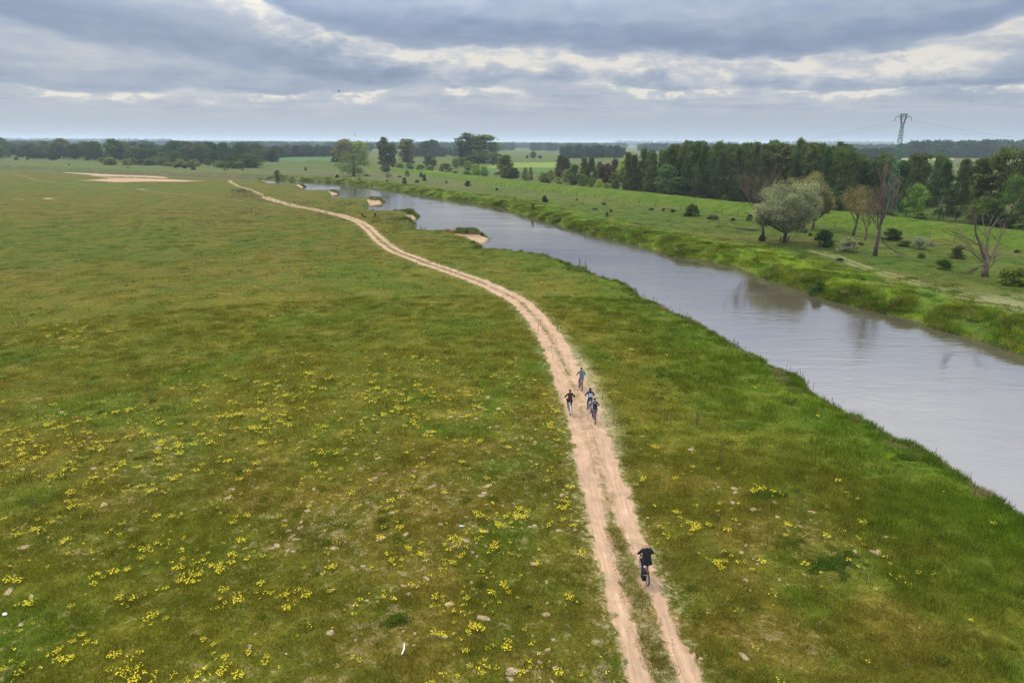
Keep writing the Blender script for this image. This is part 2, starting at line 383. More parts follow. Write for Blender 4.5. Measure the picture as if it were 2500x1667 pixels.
# leaves: the colour is that of each tree (object colour), varied from leaf to leaf
M = {}
m, n, out = mat('leaves'); oi = n.new('ShaderNodeObjectInfo'); va = n.attr('v')
f = n.mr(va.outputs['Fac'], 0, 1, .45, 1.6, False)
c = n.vmath('SCALE', oi.outputs['Color'], sc=f)
c = n.mix(n.math('MULTIPLY', va.outputs['Fac'], .22), c, n.vmath('MULTIPLY', c, (1.5, 1.15, .6)))
df = n.new('ShaderNodeBsdfDiffuse'); tr = n.new('ShaderNodeBsdfTranslucent'); ms = n.new('ShaderNodeMixShader')
n.put(df.inputs[0], c); n.put(tr.inputs[0], n.vmath('MULTIPLY', c, (1.3, 1.35, .7))); ms.inputs[0].default_value = .32
n.l.new(df.outputs[0], ms.inputs[1]); n.l.new(tr.outputs[0], ms.inputs[2]); n.l.new(ms.outputs[0], out.inputs[0]); M['leaf'] = m
# grass blades / far trees: colour of each instance
for nm, tl in (('grass_blades', .3), ('far_leaves', .2)):
    m, n, out = mat(nm); ti = n.attr('tint', 'INSTANCER'); va = n.attr('v')
    f = n.mr(va.outputs['Fac'], 0, 1, .5, 1.55, False)
    c = n.vmath('SCALE', ti.outputs['Color'], sc=f)
    df = n.new('ShaderNodeBsdfDiffuse'); tr = n.new('ShaderNodeBsdfTranslucent'); ms = n.new('ShaderNodeMixShader')
    n.put(df.inputs[0], c); n.put(tr.inputs[0], n.vmath('MULTIPLY', c, (1.25, 1.3, .7))); ms.inputs[0].default_value = tl
    n.l.new(df.outputs[0], ms.inputs[1]); n.l.new(tr.outputs[0], ms.inputs[2]); n.l.new(ms.outputs[0], out.inputs[0]); M[nm] = m
M['bark'] = simple('bark', (.075, .06, .048), .9, var=.4, scale=1.2)
M['bark_birch'] = simple('pale_birch_bark', (.22, .21, .19), .85, var=.6, scale=1.5)
M['bark_dead'] = simple('dead_wood', (.12, .095, .062), .9, var=.4, scale=1.5)
M['twig'] = simple('twigs', (.15, .11, .085), .9, var=.3, scale=1.5)
M['flower'] = simple('yellow_petals', (.58, .48, .012), .7, var=.3)
M['flower_stem'] = simple('flower_stems', (.10, .15, .02), .8)
M['sandhill'] = simple('dry_sand', (.28, .21, .125), .95, var=.45, scale=9)
M['stalk'] = simple('dry_stalks', (.11, .08, .05), .9, var=.35)
M['straw'] = simple('bleached_straw', (.30, .25, .15), .9, var=.2)

# ------------------------------------------------------------------ ground
def ring_grid():
    rr = [6.0]
    while rr[-1] < 16000:
        r = rr[-1]; k = .05 if r < 17 else (.0052 if r < 260 else (.0075 if r < 900 else .03))
        rr.append(r * (1 + k))
    a1 = np.arange(-44, 44.001, .19); a2 = np.arange(46, 316 - .1, 4.0)
    aa = np.radians(np.concatenate([a1, a2])); return np.array(rr), aa
rr, aa = ring_grid(); nr, na = len(rr), len(aa)
GX = np.outer(rr, np.sin(aa)).ravel(); GY = np.outer(rr, np.cos(aa)).ravel()
GX = np.append(GX, 0.0); GY = np.append(GY, 0.0)
GZ, gdr, gR, gla, gbeach = terrain(GX, GY, True)
i = np.arange(nr - 1)[:, None] * na; j = np.arange(na)[None, :]; j2 = (j + 1) % na
F4 = np.stack([(i + j), (i + na + j), (i + na + j2), (i + j2)], -1).reshape(-1, 4)
F4 = F4[:, ::-1]
cen = len(GX) - 1; jj = np.arange(na); j3 = (jj + 1) % na
F4 = np.concatenate([F4, np.stack([np.full(na, cen), j3, jj, np.full(na, cen)], 1)[:0]])
def mixc(a, b, t): return a * (1 - t[:, None]) + b * t[:, None]
C = lambda *c: np.array(c, float)[None, :]
def field_tint(x, y, dr, isR, la):
    r = np.hypot(x, y)
    n1 = fbm(x / 23, y / 23, 41, 4); n2 = fbm(x / 6.5, y / 6.5, 42, 4); n3 = fbm(x / 90, y / 60, 43, 3)
    one = np.ones((len(x), 3))
    c = C(0.123, 0.124, 0.0132) * one
    c = mixc(c, C(0.147, 0.120, 0.0216) * one, sstep(.45, .72, n1) * .5)
    c = mixc(c, C(0.079, 0.129, 0.0105) * one, sstep(.50, .72, n2) * .6)
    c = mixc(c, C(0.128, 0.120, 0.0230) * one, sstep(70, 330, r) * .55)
    c = mixc(c, C(0.093, 0.129, 0.0146) * one, sstep(.5, .7, n3) * .5)
    lushL = sstep(13, 2, dr + (n2 - .5) * 13) * sstep(190, 45, r) * (~isR)
    c = mixc(c, C(0.081, 0.130, 0.0097) * one, lushL)
    edge = sstep(5, .5, dr + (n2 - .5) * 4) * (~isR) * sstep(60, 200, r)
    c = mixc(c, C(0.084, 0.124, 0.0174) * one, edge * .7)
    # right bank flats
    cr_ = mixc(C(0.084, 0.120, 0.0174) * one, C(0.117, 0.129, 0.0265) * one, sstep(.4, .65, n1))
    cr_ = mixc(cr_, C(0.068, 0.120, 0.0195) * one, sstep(.5, .7, n2) * .6)
    lushR = sstep(16, 7, dr + (n2 - .5) * 10)
    cr_ = mixc(cr_, mixc(C(0.132, 0.206, 0.0119) * one, C(0.084, 0.148, 0.0174) * one, sstep(.4, .6, n2)), lushR * sstep(420, 120, r))
    lv = sstep(LEVW + 2, LEVW - 1, la)
    cr_ = mixc(cr_, C(0.093, 0.153, 0.0146) * one, lv * .85)
    cr_ = cr_ * .76; cr_ = mixc(cr_, C(0.094, 0.096, 0.0450) * one, sstep(230, 420, r) * (1 - lv) * .65)
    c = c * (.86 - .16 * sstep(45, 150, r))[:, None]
    c = np.where((isR | (la < 40) | ((x > 60) & (y > 140) & (dr > 20)))[:, None], cr_, c)
    # far fields in strips
    ang = R(12); u = x * math.cos(ang) + y * math.sin(ang); v = -x * math.sin(ang) + y * math.cos(ang)
    idx = np.floor(v / 130 + .4 * (vn(np.floor(u / 420), np.zeros_like(u), 7))); q = h2(idx, np.floor(u / 420), 77)
    fc = mixc(C(.085, .115, .026) * one, C(.135, .130, .035) * one, sstep(.3, .7, q))
    fc = mixc(fc, C(.065, .120, .024) * one, (q > .75) * .8)
    fc = fc * (.9 + .25 * fbm(x / 30, y / 14, 44, 3))[:, None]
    fc = fc * np.array([[.86, .80, .9]])
    far = sstep(470, 560, v)
    far = np.maximum(far, ((la > 45) & (x > -40) & (r > 300)) * 1.0)
    far = np.where((~isR) & (dr < 850) & (dr > 0) & (y < 520), 0, far)
    c = mixc(c, fc, far)
    for pl, col in FP:
        m = inpoly(x, y, pl); c[m] = np.array(col)
    return c
FP = [([at(*p) for p in ((1150, 399), (1360, 397), (1360, 410), (1150, 411))], (.15, .20, .04)),
      ([at(*p) for p in ((1150, 411), (1350, 410), (1350, 421), (1150, 424))], (.06, .12, .035)),
      ([at(*p) for p in ((680, 385), (830, 384), (830, 396), (680, 396))], (.06, .115, .04)),
      ([at(*p) for p in ((1040, 424), (1230, 436), (1230, 442), (1040, 429))], (.10, .20, .02)),
      ([at(*p) for p in ((2060, 389), (2330, 386), (2330, 391), (2060, 393))], (.30, .30, .14))]
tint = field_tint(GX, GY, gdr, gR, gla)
def path_fields(x, y):
    r = np.hypot(x, y)
    pd = np.full(x.shape, 40.0); pm = np.ones(x.shape); m = (r < 420) & (np.abs(x) < 170) & (y > -40)
    d, p = segdist(x[m], y[m], PATHR); pd[m] = d; pm[m] = np.interp(p, np.arange(len(pm_r)), pm_r)
    return pd, pm
def along_field(x, y):
    r = np.hypot(x, y); a = np.zeros(x.shape); m = (r < 420) & (np.abs(x) < 170) & (y > -40)
    d, p = segdist(x[m], y[m], PATHR); L = np.concatenate([[0], np.cumsum([np.linalg.norm(PATHR[i + 1] - PATHR[i]) for i in range(len(PATHR) - 1)])])
    i = np.minimum(p.astype(int), len(L) - 2); a[m] = L[i] + (p - i) * (L[i + 1] - L[i])
    t = np.array([PATHR[k + 1] - PATHR[k] for k in range(len(PATHR) - 1)])[i]; q = np.array(PATHR)[i]; sd_ = np.sign(t[:, 0] * (y[m] - q[:, 1]) - t[:, 1] * (x[m] - q[:, 0])); lat = np.zeros(x.shape); lat[m] = d * sd_
    return a, np.clip(lat, -12, 12)
def trail_field(x, y):
    r = np.hypot(x, y); s = np.zeros(x.shape); m = (r < 900) & (y > -20)
    for pts, hw, st in TR:
        d, _ = segdist(x[m], y[m], pts); two = np.exp(-((d - hw * .75) / (.38 * hw + .12)) ** 2) if hw > .9 else np.exp(-(d / hw) ** 2)
        s[m] = np.maximum(s[m], st * two)
    d, p = segdist(x[m], y[m], SIDE); s[m] = np.maximum(s[m], .36 * np.exp(-(d / .8) ** 2) * np.sin(np.clip(p / 5, 0, 1) * math.pi))
    # sand worn out where the right-bank track leaves the frame
    q = at(2440, 745); s = np.maximum(s, .30 * np.exp(-(((x - q[0]) / 5) ** 2 + ((y - q[1]) / 6) ** 2)))
    return s
gal, glat = along_field(GX, GY); gpd, gpm = path_fields(GX, GY); gtr = trail_field(GX, GY)
gs = np.zeros(GX.shape)
for k, pl in enumerate(sandpoly):
    m = np.hypot(GX, GY) < 800
    q, _ = segdist(GX[m], GY[m], pl + [pl[0]]); ins = inpoly(GX[m], GY[m], pl)
    gs[m] = np.maximum(gs[m], sstep(-4, 4, np.where(ins, q, -q)) * (1, 1.05, .72)[min(k, 2)] * (1 if k < 3 else 1.1))
gs = gs * (.55 + .9 * fbm(GX / 17, GY / 17, 88, 3)); gs = np.maximum(gs, gbeach * 1.3)
def bare_field(x, y):
    """how worn and sandy the turf is"""
    r = np.hypot(x, y)
    b = .62 * sstep(75, 30, r) * (x < 5) + .15
    q = at(1960, 1330); b = np.maximum(b, .80 * np.exp(-(((x - q[0]) / 6) ** 2 + ((y - q[1]) / 6.5) ** 2)))
    q = at(1740, 1200); b = np.maximum(b, .6 * np.exp(-(((x - q[0]) / 3.2) ** 2 + ((y - q[1]) / 3.5) ** 2)))
    q = at(1950, 1560); b = np.maximum(b, .78 * np.exp(-(((x - q[0]) / 6) ** 2 + ((y - q[1]) / 3.5) ** 2)))
    q = at(950, 1230); b = np.maximum(b, .82 * np.exp(-(((x - q[0]) / 7) ** 2 + ((y - q[1]) / 6) ** 2)))
    return b * (.6 + .8 * fbm(x / 5, y / 5, 61, 3))
gb = bare_field(GX, GY) * sstep(1, 9, gdr) * (~gR); gb = np.where(gdr < 0, 0, gb)
shoal = sstep(.6, .0, gdr) * (1 - gR * .3)
m, n, out = mat('meadow')
geo = n.new('ShaderNodeNewGeometry'); pos = geo.outputs['Position']
A = {k: n.attr(k) for k in ('tint', 'pd', 'pm', 'al', 'lat', 'tr', 'sand', 'bare', 'mud')}
rt = n.new('ShaderNodeMapping'); n.l.new(pos, rt.inputs[0]); rt.inputs['Rotation'].default_value = (.35, .22, .62); rt.inputs['Scale'].default_value = (1, 1, 1); flat = rt.outputs[0]
nf = n.noise(flat, 7.3, 6, .75, .6); nm_ = n.noise(flat, 2.1, 7, .68, .6); nl = n.noise(flat, .5, 5, .6, .4); nt = n.noise(flat, 30.0, 3, .7)
str_ = n.noise(n.scalev(pos, (.25, 1.1, 1)), .7, 5, .6, .3)
g = n.vmath('SCALE', A['tint'].outputs['Color'], sc=n.mr(nf, .3, .7, .42, 1.55, False))
g = n.vmath('SCALE', g, sc=n.mr(nm_, .32, .68, .62, 1.36, False))
g = n.vmath('SCALE', g, sc=n.mr(str_, .3, .7, .82, 1.2, False))
g = n.mix(n.mr(nl, .48, .68, 0, .55), g, n.vmath('MULTIPLY', g, (1.18, 1.04, 1.1)))
g = n.mix(n.mr(nl, .48, .32, 0, .75), g, n.vmath('MULTIPLY', g, (.55, .85, .6)))
nk = n.noise(flat, .16, 5, .6, .5)
g = n.vmath('MULTIPLY', g, n.mix(n.mr(nk, .38, .62), (.80, .92, .75), (1.16, 1.05, 1.1)))
g = n.mix(n.mr(nm_, .58, .72, 0, .30), g, (.15, .13, .04))
fle = n.noise(flat, 4.6, 4, .6, .3)
g = n.mix(n.math('MULTIPLY', n.mr(fle, .62, .70), n.mr(nl, .35, .6, .1, .55)), g, (.25, .21, .08))
tk = n.new('ShaderNodeCombineXYZ'); n.put(tk.inputs[0], n.math('MULTIPLY', A['lat'].outputs['Fac'], 5.5)); n.put(tk.inputs[1], n.math('MULTIPLY', A['al'].outputs['Fac'], .42))
streak = n.noise(tk.outputs[0], 1.0, 6, .62, .6); blot = n.noise(flat, .9, 5, .6, .8)
sandc = n.vmath('SCALE', (.385, .262, .170), sc=n.mr(streak, .3, .7, .76, 1.16, False))
sandc = n.vmath('SCALE', sandc, sc=n.mr(blot, .3, .7, .88, 1.08, False))
sandc = n.vmath('SCALE', sandc, sc=n.mr(nl, .3, .7, .9, 1.08, False))
# two-wheel track: ruts at +-0.85 m, verge fretted by noise
pd = A['pd'].outputs['Fac']; pm = A['pm'].outputs['Fac']
fr = n.math('ADD', n.math('MULTIPLY', n.math('SUBTRACT', n.noise(flat, .8, 7, .66, .8), .5), 2.4), n.math('MULTIPLY', n.math('SUBTRACT', nm_, .5), .7))
inside = n.mr(n.math('ADD', pd, n.math('MULTIPLY', fr, .75)), 1.10, 1.38, 1, 0)
midw = n.math('MULTIPLY', pm, .52)
mid = n.mr(n.math('ADD', n.math('SUBTRACT', midw, pd), n.math('MULTIPLY', fr, n.math('MULTIPLY_ADD', pm, .35, .42))), -.05, .16)
mid = n.math('MULTIPLY', mid, n.mr(pm, .02, .3))
rut = n.math('MULTIPLY', inside, n.math('SUBTRACT', 1.0, n.math('MULTIPLY', mid, .86)))
# tyre lines and darker scuffed middle
wl = n.new('ShaderNodeTexWave', wave_type='BANDS'); cv = n.new('ShaderNodeCombineXYZ'); n.put(cv.inputs[0], n.math('ADD', pd, n.math('MULTIPLY', nl, .5)))
n.put(wl.inputs['Vector'], cv.outputs[0]); wl.inputs['Scale'].default_value = 1.3; wl.inputs['Distortion'].default_value = 1.2
scuff = n.math('MULTIPLY', n.mr(pd, .62, .25), n.mr(n.noise(flat, 1.3, 7, .7, .8), .42, .6, .05, .9))
rsand = n.vmath('SCALE', sandc, sc=n.mr(n.math('MULTIPLY', wl.outputs['Fac'], n.mr(blot, .45, .6)), 0, 1, .97, 1.06, False))
rsand = n.mix(scuff, rsand, n.vmath('MULTIPLY', rsand, (.68, .66, .62)))
halo = n.math('MULTIPLY', n.mr(pd, 2.6, 1.1), n.mr(n.math('ADD', nm_, n.math('MULTIPLY', nf, .5)), .70, .92))
patch = n.mr(n.math('ADD', A['bare'].outputs['Fac'], n.math('MULTIPLY', n.math('SUBTRACT', nm_, .5), 2.9)), .86, 1.16)
patch = n.math('MULTIPLY', patch, n.mr(nf, .35, .6, .3, .85))
g = n.mix(n.math('MULTIPLY', patch, .66), g, (.33, .25, .155))
g = n.mix(n.math('MULTIPLY', halo, .7), g, (.36, .29, .18))
trm = n.math('MULTIPLY', A['tr'].outputs['Fac'], n.mr(nm_, .35, .65, .7, 1.5, False))
g = n.mix(n.math('MINIMUM', trm, .9), g, (.46, .38, .24))
sm = n.mr(n.math('ADD', A['sand'].outputs['Fac'], n.math('ADD', n.math('MULTIPLY', n.math('SUBTRACT', nl, .5), 1.1), n.math('MULTIPLY', n.math('SUBTRACT', nm_, .5), .5))), .52, .72)
g = n.mix(sm, g, sandc)
g = n.mix(rut, g, rsand)
g = n.mix(A['mud'].outputs['Fac'], g, (.10, .085, .05))
b = n.new('ShaderNodeBsdfPrincipled'); n.put(b.inputs['Base Color'], g); b.inputs['Roughness'].default_value = .95; b.inputs['Specular IOR Level'].default_value = .05
bp = n.new('ShaderNodeBump'); n.put(bp.inputs['Height'], n.math('ADD', n.math('MULTIPLY', nf, .5), nm_)); bp.inputs['Distance'].default_value = .16
n.put(bp.inputs['Strength'], n.math('MULTIPLY_ADD', rut, -.93, .98)); n.l.new(bp.outputs[0], b.inputs['Normal']); n.l.new(b.outputs[0], out.inputs[0])
M['meadow'] = m
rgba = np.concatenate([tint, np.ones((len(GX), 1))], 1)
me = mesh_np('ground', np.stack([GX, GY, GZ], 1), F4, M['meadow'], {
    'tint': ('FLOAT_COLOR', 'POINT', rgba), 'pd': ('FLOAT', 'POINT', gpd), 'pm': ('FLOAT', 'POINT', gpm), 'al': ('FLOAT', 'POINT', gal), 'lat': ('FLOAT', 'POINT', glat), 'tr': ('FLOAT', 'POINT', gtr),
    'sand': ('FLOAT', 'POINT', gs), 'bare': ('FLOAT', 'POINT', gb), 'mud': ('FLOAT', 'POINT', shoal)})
me.polygons.foreach_set('use_smooth', [True] * len(me.polygons))
tag(link('ground', me), kind='structure')
mb = MB(); mb.v = [(6.01 * math.sin(a), 6.01 * math.cos(a), tz(6.01 * math.sin(a), 6.01 * math.cos(a)) - .02) for a in aa[::4]]; mb.f = [tuple(range(len(mb.v)))[::-1]]; mb.m = [0]
o = mb.build('ground_under_camera', simple('turf', (.11, .115, .025))); tag(o, kind='structure')

# ------------------------------------------------------------------ water
m, n, out = mat('river_water'); geo = n.new('ShaderNodeNewGeometry')
b = n.new('ShaderNodeBsdfPrincipled'); b.inputs['Base Color'].default_value = (.062, .052, .038, 1); b.inputs['IOR'].default_value = 2.0
b.inputs['Specular IOR Level'].default_value = 1.0
rot = n.new('ShaderNodeMapping'); n.l.new(geo.outputs['Position'], rot.inputs[0]); rot.inputs['Rotation'].default_value = (0, 0, R(-12)); rot.inputs['Scale'].default_value = (.35, 1.0, 1)
wv = n.noise(rot.outputs[0], 3.2, 5, .6, .4); wv2 = n.noise(rot.outputs[0], .55, 4, .55, .6); calm = n.noise(rot.outputs[0], .12, 3, .5)
bp = n.new('ShaderNodeBump'); n.put(bp.inputs['Height'], n.math('ADD', n.math('MULTIPLY', wv, .014), n.math('MULTIPLY', wv2, .04)))
n.put(bp.inputs['Strength'], n.mr(calm, .35, .65, .25, 1.0)); bp.inputs['Distance'].default_value = 1.0
n.put(b.inputs['Roughness'], n.mr(calm, .4, .62, .015, .07)); n.l.new(bp.outputs[0], b.inputs['Normal']); n.l.new(b.outputs[0], out.inputs[0])
xs = np.linspace(-900, 260, 30); ys = np.linspace(-220, 900, 30)
gx, gy = np.meshgrid(xs, ys); vv = np.stack([gx.ravel(), gy.ravel(), np.full(900, ZW)], 1)
q = (np.arange(29)[:, None] * 30 + np.arange(29)[None, :]).ravel(); ff = np.stack([q, q + 1, q + 31, q + 30], 1)
tag(link('river_water', mesh_np('river_water', vv, ff, m)), kind='structure')

# ------------------------------------------------------------------ scatter helper (geometry nodes: many instances of one clump)
def clump_mesh(name, nb, rad, h, wd, lean, mt, seed, tri=True, hv=.5):
    r_ = np.random.RandomState(seed); V = []; F = []; v_ = []
    for i in range(nb):
        a = r_.uniform(0, 2 * math.pi); q = rad * math.sqrt(r_.uniform(0, 1)); x, y = q * math.cos(a), q * math.sin(a)
        b = r_.uniform(0, 2 * math.pi); hh = h * r_.uniform(1 - hv, 1 + hv) * (1 - .4 * q / rad); ww = wd * r_.uniform(.6, 1.3)
        la_ = r_.uniform(0, lean) * hh; c = r_.uniform(0, 2 * math.pi)
        tx, ty = x + la_ * math.cos(c), y + la_ * math.sin(c); o = len(V)
        V += [(x - ww * math.cos(b), y - ww * math.sin(b), -.03), (x + ww * math.cos(b), y + ww * math.sin(b), -.03), (tx, ty, hh)]; F.append((o, o + 1, o + 2)); v_.append(r_.uniform())
    return mesh_np(name, np.array(V), np.array(F), mt, {'v': ('FLOAT', 'FACE', np.array(v_))})
def scatter(name, pts, rots, scales, tints, protos, label, cat, kind='stuff'):
    """protos: list of meshes; every point picks one"""
    pts = np.asarray(pts); k = len(pts); idx = np.arange(k) % len(protos)
    me = bpy.data.meshes.new(name); me.vertices.add(k); me.vertices.foreach_set('co', np.ascontiguousarray(pts, dtype=np.float32).ravel())
    a = me.attributes.new('sc', 'FLOAT_VECTOR', 'POINT'); a.data.foreach_set('vector', np.ascontiguousarray(scales, dtype=np.float32).ravel())
    a = me.attributes.new('rz', 'FLOAT_VECTOR', 'POINT'); a.data.foreach_set('vector', np.ascontiguousarray(rots, dtype=np.float32).ravel())
    t4 = np.concatenate([np.asarray(tints), np.ones((k, 1))], 1)
    a = me.attributes.new('tint', 'FLOAT_COLOR', 'POINT'); a.data.foreach_set('color', np.ascontiguousarray(t4, dtype=np.float32).ravel())
    a = me.attributes.new('pick', 'INT', 'POINT'); a.data.foreach_set('value', idx.astype(np.int32))
    for p in protos:
        if p.materials and p.materials[0].name not in [x.name for x in me.materials]: me.materials.append(p.materials[0])
    ob = link(name, me); tag(ob, label, cat, kind=kind)
    gt = bpy.data.node_groups.new(name + '_scatter', 'GeometryNodeTree')
    gt.interface.new_socket('Geometry', in_out='INPUT', socket_type='NodeSocketGeometry'); gt.interface.new_socket('Geometry', in_out='OUTPUT', socket_type='NodeSocketGeometry')
    gi = gt.nodes.new('NodeGroupInput'); go = gt.nodes.new('NodeGroupOutput'); jn = gt.nodes.new('GeometryNodeJoinGeometry')
    def na_(nm, ty):
        q = gt.nodes.new('GeometryNodeInputNamedAttribute'); q.data_type = ty; q.inputs['Name'].default_value = nm; return q.outputs['Attribute']
    s_, r_, pk = na_('sc', 'FLOAT_VECTOR'), na_('rz', 'FLOAT_VECTOR'), na_('pick', 'INT')
    for i, p in enumerate(protos):
        src = bpy.data.objects.new(name + '_piece', p)               # only referenced by the node tree
        oi_ = gt.nodes.new('GeometryNodeObjectInfo'); oi_.inputs['Object'].default_value = src; oi_.inputs['As Instance'].default_value = True
        ip = gt.nodes.new('GeometryNodeInstanceOnPoints'); cp = gt.nodes.new('FunctionNodeCompare'); cp.data_type = 'INT'; cp.operation = 'EQUAL'
        gt.links.new(pk, cp.inputs[2]); cp.inputs[3].default_value = i
        gt.links.new(gi.outputs[0], ip.inputs['Points']); gt.links.new(cp.outputs[0], ip.inputs['Selection'])
        gt.links.new(oi_.outputs['Geometry'], ip.inputs['Instance']); gt.links.new(r_, ip.inputs['Rotation']); gt.links.new(s_, ip.inputs['Scale'])
        gt.links.new(ip.outputs[0], jn.inputs[0])
    gt.links.new(jn.outputs[0], go.inputs[0])
    md = ob.modifiers.new('scatter', 'NODES'); md.node_group = gt
    return ob
def sector(nn, r0, r1, a0=-42, a1=42, power=1.0):
    u = rs.uniform(0, 1, nn); r = np.sqrt(r0 * r0 + (r1 * r1 - r0 * r0) * u ** power); a = np.radians(rs.uniform(a0, a1, nn))
    return r * np.sin(a), r * np.cos(a)
def rotz_n(k, tilt=0.0): return np.stack([rs.uniform(-tilt, tilt, k), rs.uniform(-tilt, tilt, k), rs.uniform(0, 6.28, k)], 1)

# ------------------------------------------------------------------ grass
XS, YS, SS = [], [], []
for nn, r0, r1, s0 in ((36000, 18, 42, 1.0), (26000, 42, 85, 1.5), (22000, 85, 260, 2.6)):
    x, y = sector(nn, r0, r1); XS.append(x); YS.append(y); SS.append(np.full(nn, s0))
x = np.concatenate(XS); y = np.concatenate(YS); s = np.concatenate(SS) * rs.uniform(.6, 1.25, len(x))
z, dr, isR, la, bch = terrain(x, y, True)
pdd, pmm = path_fields(x, y); bare = bare_field(x, y)
cl = fbm(x / 1.9, y / 1.9, 71, 3); keep = (dr > .8) & (bch < .1) & ((pdd > 1.75) | ((pdd < .45 * pmm) & (pmm > .6) & (rs.uniform(size=len(x)) < .55)))
keep &= rs.uniform(size=len(x)) < (.35 + 1.5 * (cl - .35)) * np.clip(1.45 - bare * 1.1, .15, 1)
keep &= trail_field(x, y) < .2
keep &= rs.uniform(size=len(x)) < sstep(265, 120, np.hypot(x, y)) + .05
x, y, z, s, dr, isR, la, cl = [q[keep] for q in (x, y, z, s, dr, isR, la, cl)]
tn = field_tint(x, y, dr, isR, la) * rs.uniform(.6, 2.3, (len(x), 1))
lush = ((~isR) & (dr < 11)) | (isR & (dr < 12))
hz_ = s * np.where(lush, 1.15, .72) * rs.uniform(.6, 1.5, len(x)) * np.where(rs.uniform(size=len(x)) < .07, 2.0, 1.0); hz_ = np.where(s > 2, hz_ * .55, hz_)
gp = [clump_mesh('grass_clump', 70, .42, .13, .011, .7, M['grass_blades'], k) for k in range(4)]
scatter('grass', np.stack([x, y, z], 1), rotz_n(len(x)), np.stack([s, s, hz_], 1), tn, gp, 'short olive and green meadow grass on both banks', 'grass')

# tall lush tussocks along the far bank and the groyne tips
pts = []
for k in range(9500):
    t = rs.uniform(0, 1) ** 1.25; i = t * (len(RB) - 1.01); a = int(i); p = RB[a] * (1 - (i - a)) + RB[a + 1] * (i - a); q = RB[a + 1] - RB[a]; nrm = np.array([q[1], -q[0]]) / np.linalg.norm(q)
    off = rs.exponential(3.4) + .1; pts.append(p - nrm * off if (p - nrm)[0] > p[0] else p + nrm * off)
for i in range(500):
    q = RBn[1] + (RB[0] - RBn[1]) * rs.uniform(.0, 1.0); pts.append(q + np.array([rs.exponential(4.0), rs.exponential(2.0)]))
pts = np.array(pts); x, y = pts[:, 0], pts[:, 1]
z, dr, isR, la, bch = terrain(x, y, True); r = np.hypot(x, y)
cl = fbm(x / 2.4, y / 2.4, 81, 2); keep = (dr > -.1) & isR & (rs.uniform(size=len(x)) < .3 + 2.6 * (cl - .4))
x, y, z, dr, r, cl = [q[keep] for q in (x, y, z, dr, r, cl)]
k = len(x); tn = np.array([.155, .205, .018])[None] * (1 - cl[:, None]) * 2 * rs.uniform(.6, 1.25, (k, 1)); tn[:, 0] *= rs.uniform(.7, 1.3, k)
dry = rs.uniform(size=k) < .04; tn[dry] = (.30, .26, .13)
s = rs.uniform(.7, 1.35, k); hh = s * rs.uniform(.5, 1.15, k) * np.where(dr < 3, .85, .55); s = s * (1 + r / 330)
tp = [clump_mesh('tussock', 110, .62, .62, .022, .9, M['grass_blades'], 20 + q, hv=.4) for q in range(3)]
scatter('bank_tussocks', np.stack([x, y, z - .05], 1), rotz_n(k), np.stack([s, s, hh], 1), tn, tp, 'tall lush green tussocks lining the far river bank', 'grass')

# left bank fringe + groyne tips
pts = []; sc_ = []
LBs = LBn[2:] + LB
for k in range(2600):
    i = rs.uniform(0, 22.0); a = int(i); p = LBs[a] * (1 - (i - a)) + LBs[a + 1] * (i - a)
    pts.append(p + rs.normal(0, .9, 2)); sc_.append(rs.uniform(.35, .9))
for (px, py, wd, nn) in ((1085, 541, 40, 260), (1050, 536, 30, 140), (1000, 530, 30, 60), (946, 494, 16, 190), (915, 490, 25, 90), (868, 461, 16, 150), (770, 443, 10, 110), (696, 428, 8, 80), (675, 424, 14, 50), (604, 416, 8, 40), (1455, 656, 25, 90), (1425, 640, 20, 90), (1385, 632, 16, 30), (1325, 634, 18, 30), (930, 512, 20, 60), (1135, 543, 18, 24)):
    for k in range(nn):
        pts.append(at(1.063 * (px + rs.normal(0, wd * .5)), 1.063 * (py + rs.normal(0, 1.4)), -1.0)); sc_.append(rs.uniform(.7, 1.5))
pts = np.array(pts); sc_ = np.array(sc_); x, y = pts[:, 0], pts[:, 1]; z, dr, isR, la, bch = terrain(x, y, True)
keep = (dr > -.6) & (~isR) & (bch < .5); x, y, z, s, dr = [q[keep] for q in (x, y, z, sc_, dr)]; k = len(x)
tn = np.array([.075, .125, .014])[None] * rs.uniform(.5, 1.4, (k, 1)); dry = rs.uniform(size=k) < .22; tn[dry] = (.24, .19, .11)
scatter('bank_fringe_grass', np.stack([x, y, z - .03], 1), rotz_n(k), np.stack([s, s, s * rs.uniform(.6, 1.2, k)], 1), tn, tp, 'tall dark grass fringing the near bank and the groyne tips', 'grass')

# broad-leaved dark weeds in the meadow
wx, wy = sector(1500, 19, 110); cl = fbm(wx / 4.2, wy / 4.2, 91, 3); z, dr, isR, la, bch = terrain(wx, wy, True); pdd, _ = path_fields(wx, wy)
keep = (cl > .60) & (dr > 1.5) & (pdd > 2) & (~isR)
ex = []
for (px, py, wd, hh_, nn) in ((2045, 1377, 50, 18, 60), (1870, 1210, 60, 12, 34), (1640, 862 * 1.063, 60, 8, 30), (1720, 925, 60, 10, 40), (1935, 1325, 22, 12, 10), (2210, 1120, 28, 8, 20), (970, 1515, 30, 12, 14), (940, 1270, 26, 12, 10)):
    for k in range(nn): ex.append(at(px + rs.normal(0, wd * .5), py + rs.normal(0, hh_ * .6)))
ex = np.array(ex); x = np.concatenate([wx[keep], ex[:, 0]]); y = np.concatenate([wy[keep], ex[:, 1]]); z = terrain(x, y); k = len(x)
s = rs.uniform(.3, .85, k); tn = np.array([.060, .105, .014])[None] * rs.uniform(.7, 1.4, (k, 1))
wp = [clump_mesh('weed_clump', 60, .34, .20, .035, 1.4, M['grass_blades'], 40 + q) for q in range(3)]
